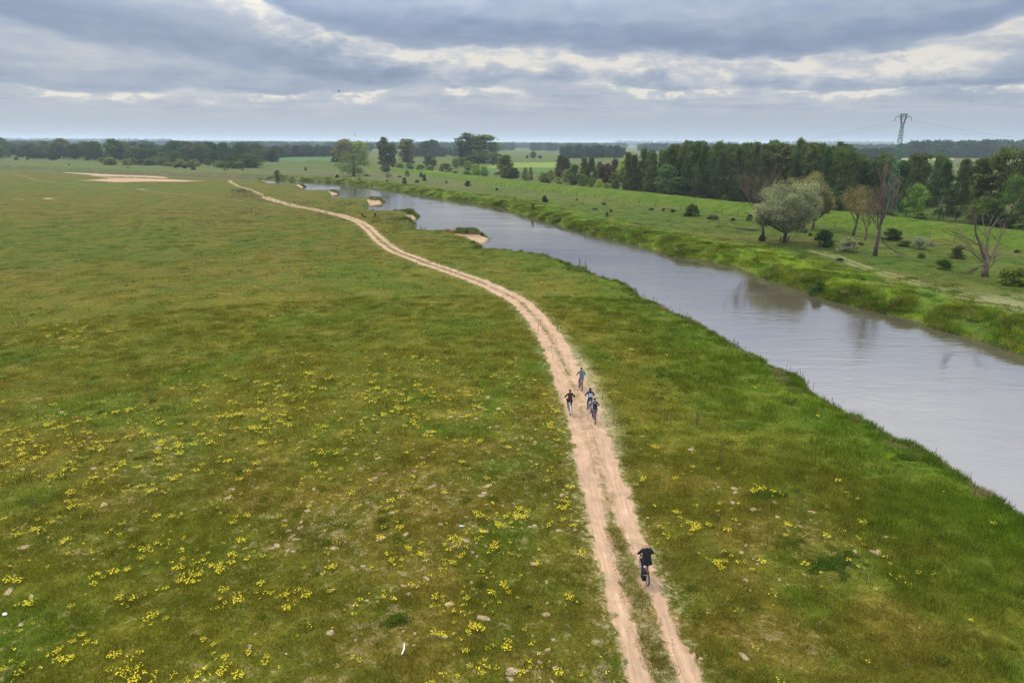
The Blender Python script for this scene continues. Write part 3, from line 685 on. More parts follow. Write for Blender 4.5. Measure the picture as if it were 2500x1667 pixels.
scatter('meadow_weeds', np.stack([x, y, z], 1), rotz_n(k), np.stack([s, s, s], 1), tn, wp, 'dark green leafy weeds scattered in the meadow', 'weeds')

# yellow flowers
def flower_mesh(seed, nb_=26, R_=.17):
    r_ = np.random.RandomState(seed); V = []; F = []; mi = []
    for i in range(nb_):
        a = r_.uniform(0, 6.28); q = R_ * math.sqrt(r_.uniform()); x, y = q * math.cos(a), q * math.sin(a); h = r_.uniform(.10, .21); s = r_.uniform(.016, .034)
        o = len(V); V += [(x - .004, y, 0), (x + .004, y, 0), (x, y, h)]; F.append((o, o + 1, o + 2)); mi.append(1)
        for k in range(2):
            ta, tb = r_.uniform(-.7, .7, 2); o = len(V); u = Vector((1, 0, ta)).normalized() * s; v = Vector((0, 1, tb)).normalized() * s; c = Vector((x + r_.uniform(-.02, .02), y + r_.uniform(-.02, .02), h))
            V += [tuple(c - u), tuple(c - v), tuple(c + u)]; F.append((o, o + 1, o + 2)); mi.append(0)
            V += [tuple(c + v)]; F.append((o, o + 2, o + 3)); mi.append(0)
    me = bpy.data.meshes.new('flower_clump'); me.from_pydata(V, [], F); me.materials.append(M['flower']); me.materials.append(M['flower_stem']); me.polygons.foreach_set('material_index', mi); return me
fx, fy = sector(72000, 18, 120); r = np.hypot(fx, fy); a = np.degrees(np.arctan2(fx, fy))
z, dr, isR, la, bch = terrain(fx, fy, True); pdd, _ = path_fields(fx, fy)
big = fbm(fx / 7.5, fy / 7.5, 101, 3); sm_ = fbm(fx / 1.3, fy / 1.3, 102, 3)
left = sstep(64, 32, r + 1.4 * np.clip(a, -40, 5) * 0) * (fx < 6)
dens = left * sstep(.42, .62, big) * .50 + left * .10 + (fx > 6) * (sstep(44, 26, r) * sstep(.42, .6, big) * .20 + .006) * (dr > 9) + .004 * sstep(120, 60, r)
for (px, py, s_, v_) in ((1200, 860, 5, .06), (560, 940, 8, .10), (860, 950, 8, .12), (130, 770, 5, .10), (210, 1050, 6, .16), (1600, 1160, 3, .12), (1760, 1250, 3, .10), (1540, 690, 3, .05)):
    q = at(px * 1.063, py * 1.063); dens = dens + v_ * np.exp(-((fx - q[0]) ** 2 + (fy - q[1]) ** 2) / s_ ** 2)
keep = (rs.uniform(size=len(fx)) < dens * sstep(.38, .66, sm_) * 2.2) & (dr > 1.5) & (~isR) & (pdd > 1.7)
x, y, z = fx[keep], fy[keep], z[keep]; od = rs.permutation(len(x)); x, y, z = x[od], y[od], z[od]; k = len(x); s = (.38 + .45 * rs.uniform(0, 1, k)) * (1 + .008 * np.hypot(x, y))
scatter('yellow_flowers', np.stack([x, y, z + .02], 1), rotz_n(k), np.stack([s, s, s], 1), np.ones((k, 3)), [flower_mesh(q, *v) for q, v in enumerate(((3, .05), (5, .10), (9, .16), (14, .14), (7, .20), (4, .12), (22, .20), (36, .26), (12, .10)))], 'small yellow flower clumps dotted over the meadow', 'flowers')
print('flowers', k)

# dry standing stalks
mb = MB(); r_ = random.Random(5)
def stalk(x, y, h, mb=mb):
    z = tz(x, y); lx, ly = r_.uniform(-.12, .12) * h, r_.uniform(-.12, .12) * h; w_ = .006 + .00013 * math.hypot(x, y)
    mb.tube([(x, y, z - .05), (x + lx * .5, y + ly * .5, z + h * .6), (x + lx, y + ly, z + h)], [w_, w_ * .8, w_ * .4], 3, cap=False)
    mb.tube([(x + lx * .6, y + ly * .6, z + h * .66), (x + lx, y + ly, z + h * .97)], [w_ * 2.0, w_ * .8], 3, cap=False)
spots = [(720, 1), (0, 0)]
for px, py, wd, hp, nn, h in ((1415, 655, 4, 3, 5, 1.5), (1430, 665, 10, 3, 9, 1.3), (1340, 622, 5, 2, 4, .8), (1465, 672, 14, 3, 8, 1.1), (1570, 712, 5, 3, 5, 1.3), (1615, 742, 60, 16, 26, .8), (1690, 782, 40, 12, 18, .9), (1800, 852, 30, 8, 14, .8), (1960, 908, 28, 6, 22, 1.1), (2035, 950, 40, 14, 10, .9), (2150, 1018, 40, 12, 10, .9), (2275, 1085, 14, 6, 6, 1.2), (2255, 712, 12, 5, 7, 1.6), (1150, 995, 6, 3, 4, .8), (1700, 1045, 6, 4, 8, 1.1), (1755, 1130, 10, 6, 5, 1.0), (1625, 1040, 30, 14, 9, .9), (2100, 1400, 40, 30, 8, .8), (85, 1245, 20, 5, 8, .6),
                           (605, 482, 50, 7, 110, 1.0), (590, 471, 32, 2.5, 90, 1.0), (640, 495, 30, 5, 40, .8), (620, 520, 50, 8, 60, .8), (500, 545, 50, 14, 40, .7), (760, 530, 90, 18, 80, .7), (720, 500, 60, 6, 80, .7), (840, 500, 40, 6, 50, .8), (950, 540, 40, 10, 50, .8), (1010, 555, 30, 6, 26, 1.3), (760, 460, 60, 5, 60, .9), (1045, 548, 30, 3, 18, 1.5), (1080, 552, 20, 3, 10, 1.4), (1210, 607, 5, 1, 3, 1.2),
                           (1250, 850, 150, 60, 34, .7), (1330, 800, 60, 50, 16, .7), (1560, 800, 110, 60, 46, .7), (900, 700, 500, 120, 130, .6), (500, 800, 400, 100, 60, .5), (750, 640, 300, 60, 90, .7), (1900, 1250, 300, 180, 40, .7), (2200, 700, 250, 30, 30, .8), (1600, 560, 160, 30, 50, .7)):
    for k in range(nn):
        p = at(px + r_.gauss(0, wd * .5), py + r_.gauss(0, hp * .5), -.1)
        stalk(p[0], p[1], h * r_.uniform(.6, 1.3))
tag(mb.build('dry_stalks', M['stalk']), 'thin brown dead weed stalks standing in the meadow', 'dry stalks', kind='stuff')

# ------------------------------------------------------------------ molehills
hm = []
for q in range(5):
    r_2 = np.random.RandomState(300 + q); V = [(r_2.uniform(-.03, .03), r_2.uniform(-.03, .03), .062)]; F = []; nseg = 13; mb = MB()
    jag = r_2.uniform(.62, 1.38, nseg)
    for ring, (rad, hh) in enumerate(((.085, .052), (.16, .026), (.25, -.012))):
        for k in range(nseg):
            a = 6.283 * k / nseg; q_ = rad * ((jag[k] - 1) * (.4 + .3 * ring) + 1) * r_2.uniform(.88, 1.12); V.append((q_ * math.cos(a), q_ * math.sin(a) * .85, hh * r_2.uniform(.6, 1.4) if hh > 0 else hh))
    for k in range(nseg):
        F.append((0, 1 + k, 1 + (k + 1) % nseg))
        for g_ in range(2): a = 1 + g_ * nseg; F.append((a + k, a + nseg + k, a + nseg + (k + 1) % nseg, a + (k + 1) % nseg))
    mb.add(V, F); hm.append(mb.mesh('molehill', M['sandhill'], True))
mx, my = sector(4200, 18.5, 62); dn = fbm(mx / 8, my / 8, 111, 3); sx = bare_field(mx, my); z, dr, isR, la, bch = terrain(mx, my, True); pdd, _ = path_fields(mx, my)
keep = (rs.uniform(size=len(mx)) < .42 * sstep(.44, .66, dn) * sstep(.2, .65, sx) + .010) & (dr > 5) & (~isR) & (pdd > 2.0) & (trail_field(mx, my) < .1)
mx, my, z = mx[keep], my[keep], z[keep]; od = np.argsort(np.hypot(mx, my)); mx, my, z = mx[od], my[od], z[od]
extra = [at(px, py) for px, py in ((1317, 1596), (1318, 1618), (1317, 1640), (1318, 1657), (1245, 1660), (1250, 1640), (985, 1540), (1650, 1447), (1710, 1610), (1330, 1500), (1440, 1412), (1010, 1576))]
HP = [(p[0], p[1], tz(*p)) for p in extra] + list(zip(mx, my, z)); NM = 290
def hill_s(k): return .22 + .62 * random.random() ** 2.2
for k, (a, b_, c_) in enumerate(HP[:NM]):
    s = hill_s(k); o = link('molehill', hm[k % 5], None, (a, b_, c_ + .01), random.uniform(0, 6.28), (s * random.uniform(.9, 1.5), s, s * random.uniform(.8, 1.2)))
    tag(o, 'small pale sandy molehill in the short meadow grass', 'molehill', 'sandy molehills dotting the meadow')
rest = HP[NM:]
if rest:
    mb = MB()
    for k, (a, b_, c_) in enumerate(rest):
        s = hill_s(k); src = hm[k % 5]
        mb.add([(a + v.co.x * s * 1.2, b_ + v.co.y * s, c_ + v.co.z * s) for v in src.vertices], [tuple(p.vertices) for p in src.polygons])
    tag(mb.build('distant_molehills', M['sandhill'], smooth=True), 'smaller pale sandy molehills further back in the meadow', 'molehills', kind='stuff')
print('molehills', len(HP))

# fallen straw / sticks and litter
mb = MB()
for px, py, wd, nn in ((2000, 1400, 260, 26), (1700, 1300, 200, 20), (1250, 1150, 90, 8), (1100, 1400, 300, 6)):
    for k in range(nn):
        p = at(px + r_.gauss(0, wd * .5), py + r_.gauss(0, 100)); a = r_.uniform(0, 6.28); L = r_.uniform(.2, .6); z = tz(*p) + .05
        mb.tube([(p[0], p[1], z), (p[0] + L * math.cos(a) * .5, p[1] + L * math.sin(a) * .5, z + .02), (p[0] + L * math.cos(a), p[1] + L * math.sin(a), z - .02)], .006, 4)
tag(mb.build('fallen_straws', M['straw']), 'bleached dead straws lying in the grass', 'straws', kind='stuff')
p = at(981, 1600); mb = MB(); mb.tube([(0, 0, .05), (.06, .22, .12), (.02, .46, .16)], [.03, .026, .015], 6)
o = mb.build('stick', simple('peeled_wood', (.75, .72, .66))); o.location = (p[0], p[1], tz(*p)); tag(o, 'short peeled white stick lying in grass near the bottom edge', 'stick')
mb = MB(); mb.tube([(-.12, 0, .06), (.06, 0, .06), (.10, 0, .06), (.15, 0, .06)], [.045, .045, .02, .02], 8)
p = at(1127, 1283); o = mb.build('bottle', simple('pale_blue_plastic', (.55, .68, .72), .3)); o.location = (p[0], p[1], tz(*p)); tag(o, 'pale blue plastic bottle lying in the meadow left of the track', 'bottle')
mb = MB(); mb.ball((0, 0, .07), (.10, .08, .06), 8, 5); p = at(12, 1502); o = mb.build('scrap', simple('white_scrap', (.8, .8, .8))); o.location = (p[0], p[1], tz(*p)); tag(o, 'small white scrap in the grass at the left edge', 'litter')

# ------------------------------------------------------------------ trees
def leaf_mesh(name, cen, rad, per, size, seed, droop=0.0, flatn=0.0, mt=None):
    """leaf-sized quads scattered about the cluster centres"""
    r_ = np.random.RandomState(seed); cen = np.asarray(cen); k = len(cen) * per
    c = np.repeat(cen, per, 0); rd = np.repeat(np.asarray(rad) if np.ndim(rad) else np.full(len(cen), rad), per)
    g_ = r_.normal(0, .55, (k, 3)); g_[:, 2] *= .8; c = c + g_ * rd[:, None]
    if droop: c[:, 2] -= np.abs(r_.normal(0, droop, k))
    u = r_.normal(0, 1, (k, 3)); u[:, 2] *= (1 - flatn)
    if droop: u[:, 2] *= 2.2
    u /= np.linalg.norm(u, axis=1)[:, None]; v = np.cross(u, r_.normal(0, 1, (k, 3))); v /= np.linalg.norm(v, axis=1)[:, None]
    s = size * r_.uniform(.55, 1.35, (k, 1)); u = u * s; v = v * s * (.5 if droop else .75)
    V = np.stack([c - u, c - v, c + u, c + v], 1).reshape(-1, 3); F = np.arange(k * 4).reshape(-1, 4)
    val = np.clip(np.repeat(r_.uniform(.0, 1.0, len(cen)), per) * .8 + .1 + r_.normal(0, .16, k), 0, 1)
    return mesh_np(name, V, F, mt or M['leaf'], {'v': ('FLOAT', 'FACE', val)})
def lobes(r_, nl, w, z0, z1, lobe, shape='round', nclus=12):
    """cluster centres on the skins of several lobes inside a crown envelope (unit height trees)"""
    out = []
    for i in range(nl):
        t = r_.uniform(0, 1); z = z0 + (z1 - z0) * t
        if shape == 'round': e = math.sqrt(max(0.02, 1 - (2 * t - 1) ** 2 * .92))
        elif shape == 'birch': e = (math.sin(math.pi * min(1, (t * .9 + .10)) ** .8)) ** .75 if t < .98 else .1; e = max(.08, e * (1.18 - t * .75))
        elif shape == 'column': e = .75 + .25 * math.sin(t * 9 + r_.uniform(0, 3)); e *= (1 if t < .85 else .6)
        elif shape == 'cone': e = max(.12, 1 - t) ** .7
        elif shape == 'dome': e = math.sqrt(max(.03, 1 - t ** 2))
        elif shape == 'umbrella': e = .35 + .65 * math.sin(math.pi * min(1, t * .85 + .12)); 
        a = r_.uniform(0, 6.283); q = math.sqrt(r_.uniform(.05, 1)) * e * w * .5 * .86
        lc = np.array([q * math.cos(a), q * math.sin(a), z]); lr = lobe * r_.uniform(.6, 1.25)
        for k in range(nclus):
            d = r_.normal(0, 1, 3); d /= np.linalg.norm(d); d[2] = abs(d[2]) * .9 - .25 + d[2] * .25
            out.append(lc + d * lr * np.array([1, 1, .75]) * (1 if r_.uniform() < .85 else r_.uniform(1.2, 1.8)))
    return np.array(out)
def trunk_mb(r_, h, z0, rad, w, nbr, lean=.03, mt=None, top=.9, sides=6, fork=True):
    mb = MB(); lx, ly = r_.uniform(-lean, lean, 2) * h
    pth = [(0, 0, -.02 * h), (lx * .3, ly * .3, .33 * h), (lx * .8, ly * .6, .66 * h), (lx, ly, top * h)]
    mb.tube(pth, [rad * 1.25, rad * .85, rad * .5, rad * .12], sides)
    for i in range(nbr):
        t = r_.uniform(z0 * .9, top * .92); a = r_.uniform(0, 6.283); L = w * .5 * r_.uniform(.5, .95) * (1.15 - t * .5); k = t / top * 3
        a0 = min(2, int(k)); f_ = k - a0; p0 = [pth[a0][q] * (1 - f_) + pth[a0 + 1][q] * f_ for q in range(3)]
        up = r_.uniform(.35, .9)
        p1 = (p0[0] + L * .5 * math.cos(a), p0[1] + L * .5 * math.sin(a), p0[2] + L * .5 * up); p2 = (p0[0] + L * math.cos(a + .2), p0[1] + L * math.sin(a + .2), p0[2] + L * up * .9)
        rb_ = rad * .42 * (1 - t * .6); mb.tube([p0, p1, p2], [rb_, rb_ * .6, rb_ * .15], 4, cap=False)
    return mb
PROTO = {}
def proto(kind, nvar, fn): PROTO[kind] = [fn(np.random.RandomState(hash_(kind) + 17 * k), k) for k in range(nvar)]
def hash_(s): return sum((i + 1) * ord(c) for i, c in enumerate(s)) % 9999
# every prototype is unit height, width w (nominal); scaled on placement
def mk(kind, shape, w, z0, z1, nl, lobe, ncl, crad, per, leaf, trunk, nbr, barkm, droop=0.0, nvar=3, top=.9, lean=.02):
    def f(r_, k):
        c = lobes(r_, nl, w, z0, z1, lobe, shape, ncl)
        cm_ = leaf_mesh('crown', c, crad, per, leaf, r_.randint(99999), droop)
        tm = trunk_mb(r_, 1.0, z0 + .05, trunk, w, nbr, lean, top=top).mesh('trunk', M[barkm], True)
        return tm, cm_, w
    proto(kind, nvar, f)
#   kind      shape      w    z0   z1   nl lobe ncl crad per leaf  trunk nbr bark
mk('round',  'round',   .85, .13, .93, 64, .12, 9, .060, 14, .021, .022, 10, 'bark')
mk('broad',  'round',   1.1, .12, .92, 80, .12, 9, .062, 13, .021, .026, 12, 'bark')
mk('birch',  'birch',   .46, .07, .97, 74, .06, 9, .036, 15, .014, .010, 12, 'bark_birch', .035, 4, .95)
mk('column', 'column',  .38, .08, .97, 66, .06, 9, .036, 14, .016, .016, 12, 'bark', .0, 3, .95)
mk('umbrella', 'umbrella', .52, .26, .97, 60, .075, 9, .045, 13, .017, .014, 14, 'bark', 0, 3, .93)
mk('alder',  'umbrella', .62, .24, .96, 66, .075, 9, .040, 18, .013, .016, 18, 'bark', 0, 3, .93)
mk('bush',   'dome',    1.25, .02, .86, 34, .17, 10, .10, 13, .036, .02, 6, 'bark', 0, 4, .6)
mk('juniper', 'cone',   .55, .04, .95, 30, .10, 9, .06, 12, .026, .02, 4, 'bark', 0, 3, .8)
mk('dense',  'round',   .95, .03, .94, 84, .12, 9, .060, 13, .018, .02, 8, 'bark', 0, 2)
mk('fine_round', 'round', .95, .10, .92, 60, .09, 10, .045, 20, .0115, .02, 14, 'bark', 0, 2)
mk('fine_birch', 'birch', .50, .10, .97, 60, .05, 10, .028, 22, .0085, .010, 16, 'bark_birch', .03, 2, .95)
mk('weeping', 'round',   .95, .16, .90, 50, .11, 9, .05, 16, .015, .03, 16, 'bark', .05, 1)
def place_tree(kind, px, by, ty, wpx, col, label, group=None, name=None, zbase=None, xy=None, h=None, var=None, cat='tree', w_m=None):
    xy = at(px, by) if xy is None else xy; z = tz(*xy)
    hgt = (top_z(px, ty, xy) - z) if h is None else h; dist = math.sqrt(xy[0] ** 2 + xy[1] ** 2 + 300)
    tm, cm_, w0 = random.choice(PROTO[kind]) if var is None else PROTO[kind][var]
    wm = (wpx / FPX * dist if w_m is None else w_m); sx = wm / w0
    sx = min(max(sx, hgt * .45), hgt * 2.6)
    nm = name or ('bush' if kind == 'bush' else 'tree')
    root = thing(nm, label, cat, (xy[0], xy[1], z), random.uniform(0, 6.28), group); root.scale = (sx, sx, hgt)
    t = link('trunk', tm, root); c = link('crown', cm_, root)
    v = random.uniform(.75, 1.3) * 1.22; c.color = (col[0] * v * random.uniform(.86, 1.08), col[1] * v, col[2] * v, 1)
    return root
DG = (.042, .066, .022); MG = (.062, .092, .028); OG = (.10, .115, .035); LG = (.15, .21, .035); YG = (.19, .235, .05); BR = (.10, .075, .045); TEAL = (.045, .08, .035); BLK = (.030, .05, .018)
SILV = (.235, .26, .17); GRW = (.15, .17, .11)
T = [  # mid-distance trees on the far bank, left to right
 ('dense', 612, 410, 373, 52, DG, 'big dark round tree at the right end of the left tree belt', 'tree'),
 ('round', 660, 395, 372, 42, DG, 'dark low tree just right of the big round tree', 'tree'),
 ('column', 822, 399, 366, 24, DG, 'narrow dark tree left behind the large olive riverside tree', 'tree'),
 ('broad', 846, 400, 339, 50, OG, 'tall olive-green tree, left of the pair behind the spreading willow', 'tree'),
 ('broad', 880, 400, 344, 40, (.14, .17, .04), 'lighter green tree, right of the pair behind the spreading willow', 'tree'),
 ('weeping', 864, 431, 370, 70, (.105, .13, .055), 'large spreading willow with dark trunk standing near the far river bend', 'tree'),
 ('column', 938, 411, 334, 26, (.075, .09, .045), 'tall ragged poplar with a forked thin crown left of centre', 'tree'),
 ('column', 958, 411, 350, 22, (.07, .085, .045), 'shorter ragged poplar leaning against the tall forked poplar', 'tree'),
 ('column', 994, 405, 341, 34, (.085, .105, .045), 'tall oval poplar standing alone right of the ragged poplars', 'tree'),
 ('umbrella', 1038, 383, 344, 24, TEAL, 'left one of two distant umbrella-crowned trees', 'tree'),
 ('umbrella', 1060, 383, 341, 24, TEAL, 'right one of two distant umbrella-crowned trees', 'tree'),
 ('dense', 1050, 411, 379, 28, DG, 'dark compact tree in front of the umbrella-crowned pair', 'tree'),
 ('column', 1138, 401, 324, 44, (.075, .092, .05), 'tallest ragged poplar of the central clump, left half', 'tree'),
 ('umbrella', 1183, 401, 329, 64, (.085, .11, .05), 'wide tall crown forming the right half of the central clump', 'tree'),
 ('round', 1168, 406, 370, 46, (.06, .085, .04), 'lower dark tree under the central poplar clump', 'tree'),
 ('round', 1204, 404, 373, 34, (.10, .12, .08), 'grey-green willow at the foot of the central clump', 'tree'),
 ('birch', 1234, 440, 374, 44, (.085, .105, .04), 'tall birch right of the central clump, on the embankment top', 'tree'),
 ('round', 1256, 441, 410, 26, (.09, .085, .05), 'brownish bush touching the right foot of the lone birch', 'bush'),
 ('round', 1113, 412, 386, 18, (.14, .17, .07), 'thin pale green sapling left of the central clump', 'tree'),
 ('round', 1126, 410, 384, 16, DG, 'dark small tree between the pale sapling and the central clump', 'tree'),
 ('dense', 1143, 416, 393, 26, LG, 'light green rounded bush before the central clump', 'bush'),
 ('dense', 1162, 433, 400, 24, (.12, .17, .04), 'upright light green tree before the central clump', 'tree'),
 ('dense', 1182, 432, 406, 22, (.10, .15, .04), 'second light green tree right of the upright one', 'tree'),
 ('bush', 1139, 431, 416, 24, (.13, .18, .04), 'yellow-green bush on the bank left of the upright light tree', 'bush'),
 ('bush', 1112, 428, 416, 20, (.12, .15, .05), 'pale low bush, leftmost on the slope before the central clump', 'bush'),
 ('bush', 1088, 420, 398, 36, (.10, .145, .035), 'wide bright green bush between the dark tree and the central clump', 'bush'),
 ('bush', 1050, 419, 402, 24, (.11, .15, .04), 'bright bush below the dark compact tree', 'bush'),
 ('bush', 1028, 419, 400, 26, (.12, .16, .04), 'bright bush left of the dark compact tree', 'bush'),
 ('bush', 1000, 416, 397, 28, (.12, .16, .045), 'bright bush at the foot of the lone oval poplar', 'bush'),
 ('bush', 976, 416, 397, 26, (.11, .15, .04), 'bright bush right of the ragged poplars', 'bush'),
 ('round', 942, 423, 404, 24, (.075, .085, .045), 'dull round bush at the foot of the ragged poplars', 'bush'),
 ('bush', 949, 435, 422, 20, (.20, .22, .14), 'whitish flowering bush on the far bank left of centre', 'bush'),
 ('juniper', 994, 431, 416, 13, (.12, .15, .05), 'small light green conical bush left of centre on the far bank', 'bush'),
 ('juniper', 987, 450, 434, 13, BLK, 'dark upright juniper above the reedy notch in the far bank', 'bush'),
 ('juniper', 1036, 443, 426, 11, DG, 'dark conical bush, right one of a touching pair', 'bush'),
 ('juniper', 1028, 434, 422, 9, DG, 'dark conical bush, left one of a touching pair', 'bush'),
 ('bush', 1018, 447, 439, 14, (.06, .085, .03), 'low flat bush left of the touching conical pair', 'bush'),
 ('bush', 1142, 456, 441, 15, BLK, 'dark round bush beside the first fence posts', 'bush'),
 ('juniper', 1213, 467, 459, 8, BLK, 'tiny dark bush on the meadow below the lone birch', 'bush'),
 ('bush', 823, 435, 426, 10, BLK, 'small dark bush left of the spreading willow trunk', 'bush'),
 ('juniper', 746, 417, 408, 6, DG, 'single small bush in the far olive field left of the willow', 'bush'),
 ('column', 677, 433, 416, 11, (.085, .11, .045), 'leafy sapling growing at the far end of the water', 'tree'),
 ('bush', 895, 431, 425, 14, (.075, .10, .04), 'low bush touching the right side of the spreading willow', 'bush'),
 ('bush', 878, 439, 434, 11, BR, 'brown low bush on the far bank below the willow', 'bush'),
 ('juniper', 1090, 449, 441, 6, BR, 'small dry brown shrub between the conical pair and the fence', 'bush'),
 ('bush', 975, 434, 429, 10, (.07, .06, .04), 'little brown bush left of the dark juniper', 'bush'),
 ('bush', 945, 445, 438, 6, DG, 'tiny dark bush on the far bank below the whitish bush', 'bush'),
 # trees around the near end of the far fields
 ('dense', 1301, 387, 371, 18, DG, 'dark tree clump standing alone in the far green field', 'tree'),
 ('bush', 1287, 387, 379, 8, DG, 'tiny bush left of the lone far tree clump', 'bush'),
 ('bush', 1318, 387, 379, 12, DG, 'low bush right of the lone far tree clump', 'bush'),
 ('birch', 1282, 442, 408, 18, (.12, .16, .05), 'left one of two thin light green saplings behind the embankment', 'tree'),
 ('birch', 1295, 441, 408, 13, (.12, .15, .06), 'right one of two thin light green saplings behind the embankment', 'tree'),
 ('dense', 1326, 450, 422, 28, (.085, .12, .03), 'rounded green bush right of the two saplings', 'bush'),
 ('bush', 1337, 452, 436, 16, DG, 'dark low bush tucked right of the rounded green bush', 'bush'),
 ('round', 1346, 446, 414, 24, (.14, .17, .07), 'pale green loose tree behind the cream bush', 'tree'),
 ('bush', 1362, 454, 432, 24, (.20, .24, .09), 'cream-green bush at the embankment top', 'bush'),
 ('birch', 1367, 442, 377, 36, (.07, .085, .035), 'tall dark birch, left tree of the group behind the cream bush', 'tree'),
 ('round', 1380, 444, 384, 28, (.085, .07, .05), 'brownish tree leaning on the tall dark birch', 'tree'),
 ('dense', 1400, 457, 402, 32, (.07, .115, .035), 'mid-green dense tree in front of the tall dark birches', 'tree'),
 ('round', 1382, 452, 414, 24, (.13, .17, .06), 'pale yellow-green tree left of the dense mid-green one', 'tree'),
 ('birch', 1425, 452, 383, 34, (.05, .075, .025), 'tall dark birch right of the dense mid-green tree', 'tree'),
 ('birch', 1442, 452, 384, 32, (.05, .075, .025), 'second tall dark birch, touching the one on its left', 'tree'),
 ('dense', 1422, 458, 425, 22, LG, 'first light green bush of the row on the embankment top', 'bush'),
 ('dense', 1443, 461, 433, 18, LG, 'second light green bush of the row on the embankment top', 'bush'),
 ('dense', 1462, 463, 437, 20, YG, 'third, yellower bush of the row on the embankment top', 'bush'),
 ('bush', 1478, 464, 446, 16, LG, 'fourth, lowest bush of the light row on the embankment top', 'bush'),
 ('round', 1479, 455, 400, 38, (.065, .052, .032), 'dark brown-leaved tree behind the row of light bushes', 'tree'),
 ('round', 1463, 448, 396, 22, (.08, .075, .045), 'brownish thin tree left of the dark brown-leaved one', 'tree'),
 ('round', 1500, 444, 389, 19, (.055, .045, .032), 'small dark purplish tree rising behind the brown one', 'tree'),
 ('dense', 1500, 466, 422, 30, (.12, .165, .04), 'light green tree at the left edge of the birch wood', 'tree'),
 ('round', 1519, 452, 391, 28, (.17, .23, .05), 'bright yellow-green tree rising at the left edge of the birch wood', 'tree'),
 # small shrubs on the right-bank flat
 ('bush', 1688, 530, 499, 36, (.040, .065, .020), 'large dark round bush alone on the flat below the embankment', 'bush'),
 ('bush', 1330, 496, 478, 18, BLK, 'dark bush on the flat in line with the cream bush', 'bush'),
 ('juniper', 1301, 514, 497, 9, (.05, .08, .025), 'small leafy sapling on the edge of the far river bank', 'bush'),
 ('juniper', 1481, 530, 517, 9, (.06, .07, .035), 'little dry bush on the flat, left of a dark pair', 'bush'),
 ('juniper', 1491, 520, 511, 8, BLK, 'little dark bush just behind the dry one', 'bush'),
 ('bush', 1590, 515, 508, 18, BLK, 'flat dark bush under the embankment left of the large round one', 'bush'),
 ('bush', 1643, 521, 511, 15, BLK, 'pointed dark bush directly left of the large round one', 'bush'),
 ('bush', 1620, 518, 508, 11, BR, 'brown twiggy bush between two dark ones below the embankment', 'bush'),
 ('bush', 1730, 538, 530, 7, BLK, 'tiny dark bush right of the large round one', 'bush'),
 ('bush', 1789, 542, 532, 13, BLK, 'dark low bush left of the bare leaning tree', 'bush'),
 ('bush', 1830, 540, 522, 14, DG, 'dark bush behind the foot of the bare leaning tree', 'bush'),
 ('bush', 1453, 515, 508, 24, (.04, .055, .022), 'low wide dark bush in the middle of the flat', 'bush'),
 ('bush', 1237, 487, 482, 6, BLK, 'tiny dark bush on the flat, left of two', 'bush'),
 ('bush', 1257, 487, 481, 6, BLK, 'tiny dark bush on the flat, right of two', 'bush'),
 ('bush', 1475, 502, 494, 14, (.05, .08, .03), 'low green bush at the embankment foot', 'bush'),
 ('bush', 1408, 491, 485, 6, BLK, 'tiny dark bush near the embankment foot', 'bush'),
 ('bush', 1423, 500, 496, 9, BR, 'small brown tuft bush at the embankment foot', 'bush'),
]
for k, (kind, px, by, ty, wp_, col, lab, cat) in enumerate(T):
    if cat == 'tree' and px < 1300: wp_ *= 1.22; col = tuple(v_ * 1.15 for v_ in col)
    place_tree(kind, px, by, ty, wp_, col, lab, cat=cat, name='bush' if cat == 'bush' else {'birch': 'birch_tree', 'weeping': 'willow_tree', 'column': 'poplar_tree'}.get(kind, 'tree'))
